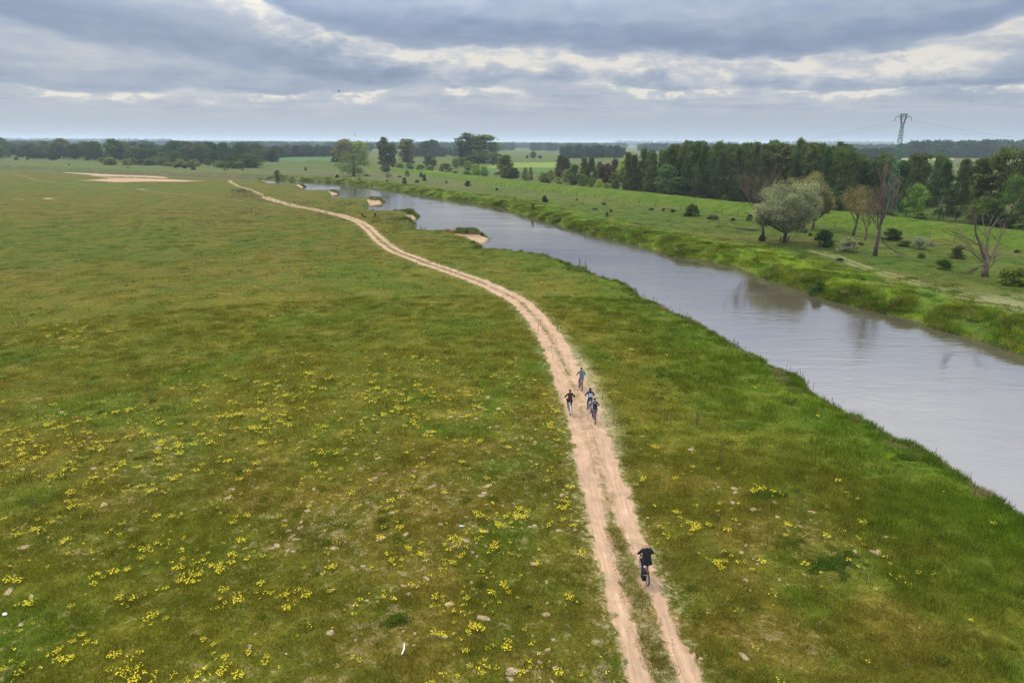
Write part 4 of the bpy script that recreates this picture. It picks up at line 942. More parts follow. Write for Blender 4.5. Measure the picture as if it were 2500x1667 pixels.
# nearer shrubs and trees at the right
T2 = [
 ('bush', 2011, 608, 560, 44, (.045, .082, .026), 'dark green upright bush right of the silver willow', 'bush'),
 ('bush', 2069, 620, 580, 42, (.20, .225, .15), 'white blossoming bush left of the tall bare trunk', 'bush'),
 ('bush', 2243, 612, 577, 34, (.15, .18, .12), 'pale blossoming bush on the embankment foot right of the pylon', 'bush'),
 ('bush', 2270, 606, 588, 22, (.17, .19, .14), 'thin spray of white blossom beside the pale bush', 'bush'),
 ('bush', 2176, 590, 556, 40, (.04, .065, .022), 'dark leaning bush just right of the tall bare trunk', 'bush'),
 ('bush', 2300, 663, 632, 36, (.055, .095, .022), 'compact dark green bush left of the broken dead tree', 'bush'),
 ('juniper', 2335, 636, 600, 32, (.075, .09, .035), 'loose olive bush behind the compact green one', 'bush'),
 ('bush', 2248, 636, 617, 20, (.09, .14, .03), 'small light green bush below the pale blossoming one', 'bush'),
 ('bush', 2486, 699, 657, 92, (.085, .13, .020), 'big bright green bramble bush at the right edge', 'bush'),
 ('bush', 2210, 606, 586, 34, (.075, .11, .03), 'low soft green bush left of the pale blossoming one', 'bush'),
 ('bush', 1860, 592, 573, 19, (.035, .065, .022), 'small dark bush at the foot of the bare leaning tree', 'bush'),
 ('bush', 1977, 581, 568, 10, BLK, 'tiny dark bush behind the silver willow, first of two', 'bush'),
 ('bush', 1963, 572, 560, 18, BLK, 'tiny dark bush behind the silver willow, second of two', 'bush'),
 ('bush', 2100, 603, 592, 30, BR, 'low brownish scrub left of the tall bare trunk', 'bush'),
 ('bush', 2483, 620, 610, 14, DG, 'small dark bush high at the right edge of the slope', 'bush'),
 ('bush', 1740, 538, 524, 30, (.10, .11, .06), 'thin greyish scrub on the embankment slope', 'bush'),
 ('bush', 2050, 640, 630, 22, DG, 'low dark clump beside the faint far track', 'bush'),
 ('bush', 2105, 690, 676, 20, (.05, .09, .02), 'dark clump on the lush bank crest', 'bush'),
 ('bush', 2135, 697, 684, 24, (.10, .16, .03), 'bright clump right of the dark one on the bank crest', 'bush'),
 ('bush', 1996, 697, 685, 38, (.04, .085, .02), 'dark glossy clump hanging over the water', 'bush'),
 ('fine_round', 2232, 535, 444, 62, (.13, .19, .045), 'bright green tree right of the pylon behind the embankment', 'tree'),
 ('bush', 2243, 543, 517, 40, (.10, .15, .035), 'light bush at the foot of the bright green tree', 'bush'),
 ('bush', 2150, 528, 508, 60, DG, 'dark scrub around the pylon feet', 'bush'),
 ('fine_birch', 2290, 545, 382, 58, (.042, .062, .024), 'tall dark birch, left of the pair right of the pylon', 'tree'),
 ('fine_birch', 2332, 542, 384, 56, (.045, .066, .026), 'tall dark birch, right of the pair right of the pylon', 'tree'),
 ('alder', 2372, 540, 384, 54, (.075, .105, .04), 'grey-green tall tree between the birches and the big alders', 'tree'),
 ('alder', 2425, 545, 364, 78, (.065, .085, .028), 'broad tall alder with visible trunk at upper right', 'tree'),
 ('alder', 2474, 545, 366, 66, (.065, .085, .028), 'broad tall alder next to the frame edge', 'tree'),
 ('alder', 2520, 540, 368, 66, (.06, .08, .028), 'tall alder cut by the right frame edge', 'tree'),
 ('dense', 2392, 552, 478, 58, (.105, .155, .035), 'bright leafy tree below the alders, left one', 'tree'),
 ('fine_round', 2463, 556, 422, 60, (.085, .13, .035), 'tall mid-green tree in front of the alders', 'tree'),
 ('fine_round', 2502, 560, 432, 60, (.11, .16, .05), 'pale green tree at the right edge in front of the alders', 'tree'),
 ('dense', 2425, 554, 500, 44, DG, 'dark shady tree between the two bright ones at right', 'tree'),
 ('dense', 2455, 559, 522, 44, (.035, .06, .022), 'dark bush on the embankment top at right', 'bush'),
 ('bush', 2500, 566, 540, 40, (.06, .10, .03), 'green bush on the embankment top at the frame edge', 'bush'),
 ('fine_birch', 2211, 530, 391, 42, (.05, .072, .026), 'dark birch standing directly behind the pylon', 'tree'),
 ('round', 2160, 516, 388, 46, (.075, .080, .038), 'brownish-topped tree left of the pylon', 'tree'),
 ('birch', 2120, 512, 392, 36, (.05, .072, .028), 'dark birch at the right end of the birch wood', 'tree'),
 ('birch', 2095, 512, 388, 36, (.045, .07, .028), 'second dark birch from the right end of the birch wood', 'tree'),
]
for kind, px, by, ty, wp_, col, lab, cat in T2:
    place_tree(kind, px, by, ty, wp_, col, lab, cat=cat, name='bush' if cat == 'bush' else {'fine_birch': 'birch_tree', 'birch': 'birch_tree', 'alder': 'alder_tree'}.get(kind, 'tree'))
# the birch wood behind the embankment
FR = [at(*p) for p in ((1516, 467), (1600, 476), (1706, 486), (1825, 496), (1950, 507), (2072, 519))]
BW = 'birches of the dense wood behind the embankment'
nb = 0
for row in range(8):
    step = 3.6 + row * .4; t = random.uniform(0, 1)
    L = [np.linalg.norm(FR[i + 1] - FR[i]) for i in range(len(FR) - 1)]; tot = sum(L); s = random.uniform(0, 3)
    while s < tot:
        q = s; i = 0
        while i < len(L) - 1 and q > L[i]: q -= L[i]; i += 1
        dv = (FR[i + 1] - FR[i]) / L[i]; nn_ = np.array([-dv[1], dv[0]]); nn_ = nn_ if nn_[0] > 0 else -nn_
        p = FR[i] + dv * q + nn_ * (row * 8.5 + random.uniform(-2, 3.5)); f_ = s / tot
        d = math.hypot(*p); px_ = 1250 + FPX * (p[0] / p[1]) * .97
        hgt = 18.2 + random.gauss(0, .9) - (2.6 if px_ < 1610 and row < 4 else 0) - (3.0 if px_ > 2030 else 0)
        if px_ < 1600 and row > 3: s += step; continue
        g_ = random.uniform(.85, 1.2); col = (.066 * g_, .098 * g_, .036 * g_) if random.random() < .8 else (.07, .088, .035)
        front = row < 1
        place_tree('birch' if random.random() < .88 else 'column', 0, 0, 0, 0, col, ('pale-trunked birch in the front row of the wood behind the embankment' if front else 'dark green birch inside the wood behind the embankment'), ('front-row birches of the wood behind the embankment' if front else BW), 'birch_tree', xy=p, h=hgt, w_m=random.uniform(5.4, 8.4)); nb += 1
        s += step * random.uniform(.8, 1.25)
print('birches', nb)
for px, by, ty, wp_, col, lab in ((1655, 484, 432, 60, (.075, .11, .036), 'rounded lighter maple leaning out of the birch wood'), (1625, 481, 404, 50, (.08, .12, .055), 'pale feathery tree at the front of the birch wood'), (1690, 487, 470, 30, (.06, .04, .035), 'purplish shrub under the birch wood edge'), (1772, 493, 474, 24, (.10, .15, .04), 'small light green shrub under the birch wood edge'), (1712, 489, 476, 30, (.05, .08, .03), 'dark shrub under the birch wood edge')):
    place_tree('round' if ty < 460 else 'bush', px, by, ty, wp_, col, lab, cat='tree' if ty < 460 else 'bush', name='tree' if ty < 460 else 'bush')

# left tree belt
BL = [(51, 384, 352, 28, DG), (20, 384, 345, 44, MG), (5, 380, 336, 30, TEAL), (75, 386, 350, 40, DG), (100, 388, 354, 34, MG), (131, 392, 366, 30, BLK), (155, 388, 338, 32, OG), (178, 388, 356, 40, MG), (213, 393, 381, 14, BLK), (205, 386, 348, 42, TEAL), (235, 388, 350, 34, MG), (253, 392, 370, 15, DG), (282, 394, 340, 44, MG), (300, 394, 360, 40, DG), (340, 397, 361, 54, DG), (320, 396, 372, 28, TEAL), (374, 397, 364, 32, DG), (400, 398, 372, 30, MG), (432, 405, 370, 32, MG), (450, 402, 382, 24, TEAL), (470, 400, 362, 30, DG), (495, 400, 355, 36, TEAL), (520, 402, 366, 32, DG), (551, 397, 348, 36, TEAL), (565, 410, 381, 30, DG), (590, 404, 376, 26, MG), (640, 394, 368, 30, DG), (668, 394, 371, 22, DG)]
WH = ['far left', 'left']
lab_b = ['olive tall tree top standing above the left belt', 'dark tree of the left belt', 'mid-green tree of the left belt']
for k, (px, by, ty, wp_, col) in enumerate(BL):
    place_tree(random.choice(['round', 'broad', 'dense', 'round']), px, by, ty, wp_, col, 'tree in the front line of the long dark belt at left, beyond the river', 'trees of the belt at left beyond the river', 'tree')
for k in range(84):
    px = random.uniform(-40, 665); by = random.uniform(372, 390) + px * .011; 
    xy = at(px, by); d_ = math.hypot(*xy)
    place_tree(random.choice(['round', 'broad', 'umbrella', 'column']), px, by, 0, 0, random.choice([DG, MG, TEAL, (.06, .07, .035), (.07, .09, .03)]), 'tree crowded inside the long dark belt at left, beyond the river', 'trees inside the belt at left beyond the river', 'tree', xy=xy, h=random.uniform(11, 19), w_m=random.uniform(13, 20))
for k in range(46):
    px = random.uniform(250, 600); by = 392 + px * .028 + random.uniform(-3, 5)
    place_tree('bush', px, by, 0, 0, random.choice([(.11, .13, .05), (.08, .10, .035), MG, OG]), 'low bush in front of the long belt at left, beyond the river', 'bushes along the belt at left beyond the river', 'bush', xy=at(px, by), h=random.uniform(3, 6), w_m=random.uniform(6, 11), cat='bush')
for k, (px, by, ty) in enumerate(((429, 411, 404), (451, 412, 403), (471, 416, 407), (168, 404, 400), (40, 391, 384), (548, 417, 412), (556, 415, 411), (592, 418, 413), (312, 412, 408), (69, 391, 383))):
    place_tree('bush', px, by, ty, (by - ty) * 1.15, BLK, 'small dark round bush in the field between belt and river at left', 'small dark bushes between belt and river', 'bush', cat='bush')
# far woods (one mass, out to the horizon)
wx_, wy_, ws_, wh_ = [], [], [], []
def wood(px0, px1, dist, depth, nn, h0, gap=.0):
    for k in range(nn):
        px = random.uniform(px0, px1); a = math.atan((px - 1250) / 1735); d_ = (dist + random.uniform(0, depth)) / math.cos(a)
        xx, yy = d_ * math.sin(a), d_ * math.cos(a)
        if gap and vn(np.array([px / 55.0]), np.array([dist / 300.0]), 201)[0] < gap: continue
        wx_.append(xx); wy_.append(yy); s_ = random.uniform(.85, 1.2) * (1 + dist / 9000); wh_.append(h0 * random.uniform(.8, 1.15)); ws_.append(s_ * 14)
def kwood(x0, x1, by, top, nn, rows, wd):
    for k in range(nn):
        px = random.uniform(x0, x1); xy = at(px, by - random.uniform(0, rows)); e_ = 0 if x0 + 12 < px < x1 - 12 else 5
        wx_.append(xy[0]); wy_.append(xy[1]); wh_.append(max(5, top_z(px, top + random.uniform(-3, 5) + e_, xy))); ws_.append(wd / FPX * math.hypot(*xy))
kwood(684, 826, 384, 358, 60, 3, 18); kwood(1366, 1520, 387, 358, 60, 3, 18); kwood(2060, 2200, 392, 364, 50, 3, 20); kwood(2200, 2560, 387, 346, 130, 3, 22); kwood(980, 1130, 384, 362, 40, 2, 18); kwood(560, 700, 386, 360, 40, 3, 20)
wood(-100, 900, 1250, 500, 420, 17, .48); wood(600, 1500, 1900, 350, 420, 17, .42); wood(1100, 2600, 1700, 450, 560, 18, .40)
wood(-100, 2600, 2500, 600, 900, 19, .30); wood(-100, 2600, 3500, 900, 1500, 20, .22); wood(-100, 2600, 5200, 1400, 1900, 23, .10); wood(-100, 2600, 7800, 2500, 2300, 30); wood(1880, 2180, 5600, 900, 420, 42); wood(1500, 1800, 7000, 900, 300, 44); wood(-100, 420, 5000, 900, 500, 34)
wz_ = terrain(np.array(wx_), np.array(wy_)); k = len(wx_)
tn = np.array([.058, .085, .042])[None] * rs.uniform(.6, 1.45, (k, 1))
fp = [leaf_mesh('far_crown', lobes(np.random.RandomState(500 + q), 26, 1.0, .08, .94, .15, 'round', 8), .08, 7, .045, 600 + q, mt=M['far_leaves']) for q in range(3)]
scatter('far_woods', np.stack([wx_, wy_, wz_], 1), rotz_n(k), np.stack([ws_, ws_, wh_], 1), tn, fp, 'hazy blue woods stretching along the whole horizon', 'woods')

# ------------------------------------------------------------------ bare and half-bare willows at right
def branchy(seed, h, w, base_r, limbs, depth=4, twig=3, spread=.5, upb=.55, lean=(0, 0), gn=3, droop=0):
    """recursive limbs -> (trunk MB, twig MB, tip list)"""
    r_ = random.Random(seed); tb, wb, tips = MB(), MB(), []
    def grow(p, d, L, rad, lv):
        n_ = 3; pts = [p]; q = p.copy(); dd_ = d.copy()
        for i in range(n_):
            dd_ = (dd_ + Vector((r_.uniform(-.18, .18), r_.uniform(-.18, .18), r_.uniform(-.05, .16) - droop * lv * .04))).normalized(); q = q + dd_ * L / n_; pts.append(q.copy())
        e = rad * .55; (tb if lv < 2 else wb).tube(pts, [rad, rad * .85, rad * .7, e], 6 if lv < 1 else (4 if lv < 3 else 3), cap=False)
        if lv >= depth: tips.append((q, dd_)); return
        k = twig + (1 if r_.random() < .4 else 0)
        for i in range(k):
            f = r_.uniform(.35, 1.0) if i else 1.0; j = min(n_ - 1, int(f * n_)); s_ = pts[j].lerp(pts[j + 1], f * n_ - j) if f < 1 else q
            nd = (dd_ + Vector((r_.gauss(0, spread), r_.gauss(0, spread), r_.gauss(0, spread * .6) + upb * .3))).normalized()
            grow(s_, nd, L * r_.uniform(.55, .8), max(rad * .55, .012), lv + 1)
    for (z, a, el, L, rad) in limbs:
        base = Vector((lean[0] * z, lean[1] * z, z))
        grow(base, Vector((math.cos(a) * math.cos(el), math.sin(a) * math.cos(el), math.sin(el))), L, rad, 0)
    top = max(l[0] for l in limbs)
    tb.tube([(0, 0, -.3), (lean[0] * top * .35, lean[1] * top * .35, top * .35), (lean[0] * top * .7 + .08, lean[1] * top * .7, top * .7), (lean[0] * top, lean[1] * top, top)], [base_r * 1.3, base_r, base_r * .88, base_r * .7], 8)
    return tb, wb, tips
def willow(px, by, label, seed, limbs, base_r, leafc, leafn, leafs, bark='bark', depth=4, twig=3, spread=.5, lean=(0, 0), name='willow_tree', crad=.5, droop=0, upb=.55, sc=1.0):
    xy = at(px, by); root = thing(name, label, 'tree', (xy[0], xy[1], tz(*xy))); root.scale = (sc if not isinstance(sc, tuple) else sc) if isinstance(sc, tuple) else (sc, sc, sc)
    tb, wb, tips = branchy(seed, 0, 0, base_r, limbs, depth, twig, spread, upb, lean, droop=droop)
    tb.build('trunk', M[bark], root, True); wb.build('twigs', M['twig'] if bark == 'bark' else M[bark], root)
    if leafn:
        cen = np.array([tuple(t[0]) for t in tips]); lm = leaf_mesh('crown', cen, crad, leafn, leafs, seed)
        c = link('crown', lm, root); c.color = (*leafc, 1)
    return root
PI = math.pi
# big silver willow (about 12.5 m tall, 13 m wide)
L_ = [(2.2, .1, .55, 3.6, .26), (2.4, 3.3, .5, 3.7, .26), (2.6, 1.7, .7, 3.4, .24), (2.6, 4.8, .65, 3.4, .24), (2.8, 5.7, .95, 4.3, .25), (2.8, 2.4, 1.0, 4.2, .25), (2.9, .7, 1.3, 5.0, .28), (2.5, 4.0, .8, 3.9, .22), (2.5, .9, .42, 2.7, .16), (2.5, 2.9, .40, 2.7, .16), (2.5, 5.3, .42, 2.6, .15), (2.5, 4.2, .42, 2.5, .15)]
willow(1914, 597, 'large silver-leaved willow with round crown and dark trunk', 3, L_, .42, SILV, 26, .12, crad=.95, twig=4, depth=4, spread=.42, sc=(.92, .92, .82))
willow(1984, 563, 'olive-grey willow standing half hidden behind the silver one', 8, [(2.0, .3, .6, 3.4, .22), (2.2, 3.4, .7, 3.6, .22), (2.4, 1.6, 1.1, 4.6, .22), (2.4, 5.0, .9, 4.0, .2), (2.4, 2.5, 1.2, 4.6, .2)], .34, (.20, .20, .10), 22, .14, crad=1.0, twig=4, depth=4, spread=.4, sc=(.85, .85, .80))
willow(1864, 580, 'bare reddish-brown leaning tree left of the silver willow', 12, [(2.6, 2.6, 1.15, 4.8, .2), (3.2, 3.4, 1.0, 4.2, .17), (2.8, 1.4, 1.25, 4.8, .18), (2.4, .4, .9, 3.2, .15)], .30, (.09, .07, .05), 2, .08, 'bark', depth=4, twig=3, spread=.38, lean=(-.22, 0), crad=.6, name='bare_tree')
willow(2082, 578, 'small crooked willow with yellowish-brown leaves before the wood', 19, [(2.6, 2.4, .9, 2.8, .16), (2.8, .5, 1.0, 2.8, .16), (2.6, 4.2, .8, 2.4, .14), (3.0, 1.4, 1.3, 3.2, .16)], .28, (.20, .185, .075), 13, .11, crad=.7, twig=4, depth=3, spread=.45, lean=(.14, 0))
willow(2135, 630, 'tall bare tree with thick straight dark trunk left of the pylon', 23, [(5.6, 1.4, 1.45, 4.6, .25), (5.2, 2.7, 1.25, 3.6, .15), (5.4, .3, 1.25, 3.8, .16), (4.8, 3.3, .95, 2.6, .10), (6.0, 4.6, 1.3, 3.8, .16)], .38, (.13, .12, .07), 1, .08, 'bark', depth=4, twig=3, spread=.30, lean=(.02, 0), sc=.86, crad=.45, name='bare_tree', upb=.8)
willow(2112, 590, 'thin twiggy sapling with few ochre leaves between willow and bare trunk', 29, [(1.5, 2.2, 1.2, 3.0, .10), (1.6, .6, 1.1, 2.8, .10), (1.8, 4.2, 1.3, 3.0, .1)], .14, (.19, .15, .07), 4, .10, 'bark', depth=3, twig=4, spread=.35, crad=.6, name='bare_tree')
r0 = willow(2404, 680, 'big dead broken tree with bare crooked limbs near the right edge', 31,
       [(2.6, 2.7, 1.15, 4.4, .28), (2.2, .35, .75, 3.4, .19), (2.8, 2.0, 1.35, 4.4, .24), (2.0, 3.2, .55, 3.1, .14), (1.0, .3, 1.15, 2.0, .15), (.9, .9, .9, 1.7, .10), (.9, 5.6, .8, 1.8, .10)], .44, (0, 0, 0), 0, 0, 'bark_dead', sc=(1.0, 1.0, .93), depth=4, twig=2, spread=.46, lean=(-.10, .02), name='dead_tree')
mb = MB(); r_b = random.Random(4)
mb.tube([(-.3, 0, 1.95), (-1.2, -.2, 1.75), (-2.1, -.3, 1.35)], [.17, .13, .10], 6)
for k in range(16):
    a = PI + r_b.uniform(-.6, .5); L = r_b.uniform(.8, 1.9); s_ = (-r_b.uniform(1.3, 2.2), -.3, 1.35)
    mb.tube([s_, (s_[0] + L * .5 * math.cos(a), s_[1] + .5 * L * math.sin(a), 1.0 - r_b.uniform(0, .4)), (s_[0] + L * math.cos(a), s_[1] + L * math.sin(a), .15 + r_b.uniform(0, .6))], [.04, .03, .012], 4, cap=False)
mb.build('broken_limb', M['bark_dead'], r0)['label'] = 'snapped limb hanging to the ground on the left'
# broken branch lying beside the tall trunk
xy = at(2143, 630); o = thing('fallen_branch', 'broken forked branch sloping from the tall bare trunk to the grass', 'branch', (xy[0], xy[1], tz(*xy)))
mb = MB(); mb.tube([(.25, 0, 2.6), (1.3, -.1, 1.7), (2.2, -.3, 1.1)], [.16, .13, .09], 6)
for (ex_, ey_, rr_) in ((3.6, -.9, .05), (4.6, -.6, .05), (5.2, .3, .05), (3.9, .6, .04)):
    mb.tube([(2.0, -.25, 1.2), ((2.2 + ex_) / 2, ey_ * .5, .55), (ex_, ey_, .1)], [rr_ * 1.4, rr_, rr_ * .5], 4, cap=False)
mb.build('wood', M['bark_dead'], o)
xy = at(1815, 567); o = thing('fallen_log', 'dark fallen log lying in the grass left of the bare leaning tree', 'log', (xy[0], xy[1], tz(*xy)))
mb = MB(); mb.tube([(-1.5, 0, .5), (0, .2, .35), (1.8, .1, .25), (3.4, 0, .3)], [.10, .2, .22, .12], 6); mb.tube([(-1.5, 0, .3), (-1.9, .1, .9)], [.1, .04], 4); mb.build('wood', M['bark'], o)
for px, by, lab in ((1906, 594, 'short dark stump left of the silver willow trunk'), (1925, 592, 'short dark stump right of the silver willow trunk')):
    xy = at(px - 2, by); mb = MB(); mb.tube([(0, 0, -.1), (.05, 0, .5), (.1, 0, .95)], [.22, .17, .12], 7); mb.tube([(0, 0, .4), (.25, .1, .75)], [.09, .04], 5)
    o = mb.build('tree_stump', M['bark']); o.location = (xy[0], xy[1], tz(*xy)); tag(o, lab, 'stump')

# ------------------------------------------------------------------ fence posts along the embankment
pm_ = simple('grey_post_wood', (.10, .085, .07)); mbp = MB(); mbp.tube([(0, 0, -.3), (.02, 0, .7), (.05, .02, 1.35)], [.085, .08, .075], 6); pmesh = mbp.mesh('post', pm_)
fpx = [(1046, 431.5), (1061, 434), (1073, 436), (1085, 437.5), (1098, 439.5), (1110, 441), (1124, 443), (1137, 445), (1151, 447), (1162, 449), (1173, 450.5), (1187, 452), (1201, 453.5), (1212, 455), (1224, 456.5), (1232, 457.5), (1245, 459.5), (1260, 462), (1271, 463), (1289, 466), (1306, 469), (1325, 472), (1350, 473.5), (1367, 475.5), (1387, 478), (1408, 481), (1428, 483), (1452, 486), (1480, 489), (1506, 493), (1536, 497), (1561, 500), (1600, 506), (1661, 512), (1700, 517), (1762, 526), (1800, 530), (2038, 556), (2200, 576), (2269, 583), (2330, 590)]
xy = at(*fpx[0]); fence = thing('post_fence', 'row of dark wooden posts running along the foot of the embankment', 'fence', (xy[0], xy[1], 0))
for k, p in enumerate(fpx):
    q = at(*p); o = link('post', pmesh, fence, (q[0] - xy[0], q[1] - xy[1], tz(*q)), random.uniform(0, 6)); o.rotation_euler[0] = random.uniform(-.08, .08); o.rotation_euler[1] = random.uniform(-.1, .1)

# ------------------------------------------------------------------ pylon and wires
PX = at(2168, 531); pz = tz(*PX); HT = top_z(2203, 279, PX) - pz
gm = simple('green_painted_steel', (.042, .18, .088), .55, .2); dm = simple('dark_steel', (.05, .055, .055), .6, .3); im = simple('brown_porcelain', (.11, .05, .035), .3)
py = thing('pylon', 'tall green lattice power pylon with dark forked head', 'pylon', (PX[0], PX[1], pz)); 
zt = HT - 2.6
def hw(z): return 1.4 + (.24 - 1.4) * (z / zt) ** .85
def leg(z, sx, sy): return (sx * hw(z), sy * hw(z), z)
for sx, sy in ((1, 1), (1, -1), (-1, -1), (-1, 1)):
    mb = MB(); mb.tube([leg(zt * t, sx, sy) for t in np.linspace(0, 1, 7)], [.10 - .035 * t for t in np.linspace(0, 1, 7)], 4); mb.build('leg', gm, py)
zz = [0.0]; 
while zz[-1] < zt - .8: zz.append(zz[-1] + max(.9, hw(zz[-1]) * 1.55))
zz[-1] = zt
cs = ((1, 1), (1, -1), (-1, -1), (-1, 1))
for i in range(len(zz) - 1):
    for f_ in range(4):
        a, b_ = cs[f_], cs[(f_ + 1) % 4]
        if (i + f_) % 2: a, b_ = b_, a
        mb = MB(); mb.tube([leg(zz[i], *a), leg(zz[i + 1], *b_)], .045, 4); mb.build('brace', gm, py)
mb = MB()
for s_ in (-1, 1):
    for y_ in (-.22, .22): mb.tube([(s_ * .26, y_, zt), (s_ * .34, y_, zt + .5), (s_ * .72, y_, HT)], [.10, .10, .09], 4)
    for q in range(3): mb.tube([(s_ * (.28 + .13 * q), -.22, zt + .3 + .7 * q), (s_ * (.34 + .13 * q), .22, zt + .75 + .65 * q)], .035, 4)
mb.build('forked_head', dm, py)
mb = MB(); mb.tube([(-.95, 0, HT), (.95, 0, HT)], .10, 4); mb.tube([(-.6, 0, HT - .55), (.6, 0, HT - .55)], .05, 4); mb.tube([(-.6, 0, HT - .55), (0, 0, HT), (.6, 0, HT - .55)], .045, 4); mb.build('cross_beam', dm, py)
ends = []
for s_ in (-1, 1):
    mb = MB(); mb.tube([(s_ * .75, 0, HT - .9), (s_ * 1.3, 0, HT - .35), (s_ * 1.75, 0, HT - .5)], .065, 4); mb.tube([(s_ * .6, 0, HT - 1.3), (s_ * 1.6, 0, HT - .55)], .04, 4); mb.build('side_arm', gm, py)
    mb = MB(); p0 = Vector((s_ * 1.75, 0, HT - .5)); p1 = Vector((s_ * 2.3, 0, HT - 1.7)); mb.tube([p0, p1], .04, 6)
    for q in range(6): c_ = p0.lerp(p1, .2 + .13 * q); mb.tube([c_, c_ + (p1 - p0) * .05], [.13, .07], 8)
    mb.build('insulator', im, py); ends.append(p1)
mb = MB(); mb.tube([(0, 0, HT - .1), (0, 0, HT - 1.2)], .04, 6)
for q in range(5): mb.tube([(0, 0, HT - .25 - .18 * q), (0, 0, HT - .33 - .18 * q)], [.12, .06], 8)
mb.build('insulator', im, py); ends.append(Vector((0, 0, HT - 1.2)))
wm = simple('wire_metal', (.20, .21, .23), .5)
far = (152.0, 640.0, 20.0); nearp = (86.0, -120.0, 26.0)
for k, e_ in enumerate(ends):
    p0 = Vector((PX[0], PX[1], pz)) + e_
    for tg, sag, lab in ((far, 7.0, ('left wire', 'right wire', 'middle wire')[k] + ' running from the pylon away to the horizon'), (nearp, 10.0, ('left wire', 'right wire', 'middle wire')[k] + ' running from the pylon out past the right edge')):
        p1 = Vector(tg) + Vector((e_.x, 0, 0)); mb = MB(); pts = []
        for t in np.linspace(0, 1, 40): q = p0.lerp(p1, t); q.z -= 4 * sag * t * (1 - t); pts.append(q)
        mb.tube(pts, .013, 4); tag(mb.build('power_wire', wm), lab, 'wire')
for px, ty, lab in ((1344, 340, 'thin radio mast on the horizon, left one'), (1647, 338, 'thin radio mast on the horizon, right one')):
    a = math.atan((px - 1250) / 1735); d_ = 5200; xx, yy = d_ * math.sin(a), d_ * math.cos(a); z = top_z(px, ty, (xx, yy))
    mb = MB(); mb.tube([(0, 0, 0), (0, 0, z)], [1.4, .7], 4); o = mb.build('radio_mast', dm); o.location = (xx, yy, 0); tag(o, lab, 'mast')

# ------------------------------------------------------------------ people on bicycles
def skin_body(name, V, E, rad, root, bone, mats, label_of, parent, extra=None):
    """one continuous body grown round a skeleton; faces take the material of the nearest bone"""
    me = bpy.data.meshes.new(name + '_skeleton'); me.from_pydata(V, E, []); ob = bpy.data.objects.new(name + '_skeleton', me); COL.objects.link(ob)
    md = ob.modifiers.new('skin', 'SKIN'); md.use_smooth_shade = True
    for i, r_ in enumerate(rad): me.skin_vertices[0].data[i].radius = r_ if isinstance(r_, tuple) else (r_, r_)
    for v in me.skin_vertices[0].data: v.use_root = False
    me.skin_vertices[0].data[root].use_root = True
    sb = ob.modifiers.new('sub', 'SUBSURF'); sb.levels = 2; sb.render_levels = 2
    dg = bpy.context.evaluated_depsgraph_get(); dg.update(); ev = ob.evaluated_get(dg); nm = bpy.data.meshes.new_from_object(ev)
    bpy.data.objects.remove(ob); nm.materials.clear()
    for m_ in mats: nm.materials.append(m_)
    seg = [(np.array(V[a]), np.array(V[b]), label_of(a, b)) for a, b in E]
    c = np.array([tuple(p.center) for p in nm.polygons]); best = np.full(len(c), 1e9); mi = np.zeros(len(c), int)
    for a, b_, l_ in seg:
        d = b_ - a; t = np.clip(((c - a) @ d) / (d @ d + 1e-9), 0, 1); q = np.linalg.norm(c - a - t[:, None] * d, axis=1); m_ = q < best; best[m_] = q[m_]; mi[m_] = l_
    nm.polygons.foreach_set('material_index', mi.astype(np.int32)); nm.polygons.foreach_set('use_smooth', [True] * len(nm.polygons))
    if extra:
        import bmesh
        bm = bmesh.new(); bm.from_mesh(nm); em = extra.mesh('x', mats, True); bm.from_mesh(em); bm.to_mesh(nm); bm.free(); nm.update()
    return link('body', nm, parent)
SK = simple('skin', (.50, .27, .19), .55, var=.05); HAIRM = simple('dark_hair', (.02, .016, .014), .6)
SHOE = simple('dark_shoes', (.03, .028, .03), .6)
def hand_extra(mb, p, s_, midx):
    """palm, four bent fingers of unequal length and a thumb closed round a handlebar grip"""
    x, y, z = p
    mb.ball((x, y, z + .012), (.042, .048, .02), 8, 5, midx)
    for k, (dx, L) in enumerate(((-.030, .062), (-.010, .070), (.011, .066), (.031, .052))):
        mb.tube([(x + dx, y + .035, z + .014), (x + dx, y + .035 + L * .5, z + .004), (x + dx, y + .03 + L * .55, z - .026), (x + dx, y + .015, z - .036)], [.0095, .009, .0085, .0075], 6, midx)
    mb.tube([(x - s_ * .04, y - .01, z + .008), (x - s_ * .062, y + .015, z - .006), (x - s_ * .055, y + .035, z - .028)], [.012, .011, .009], 6, midx)
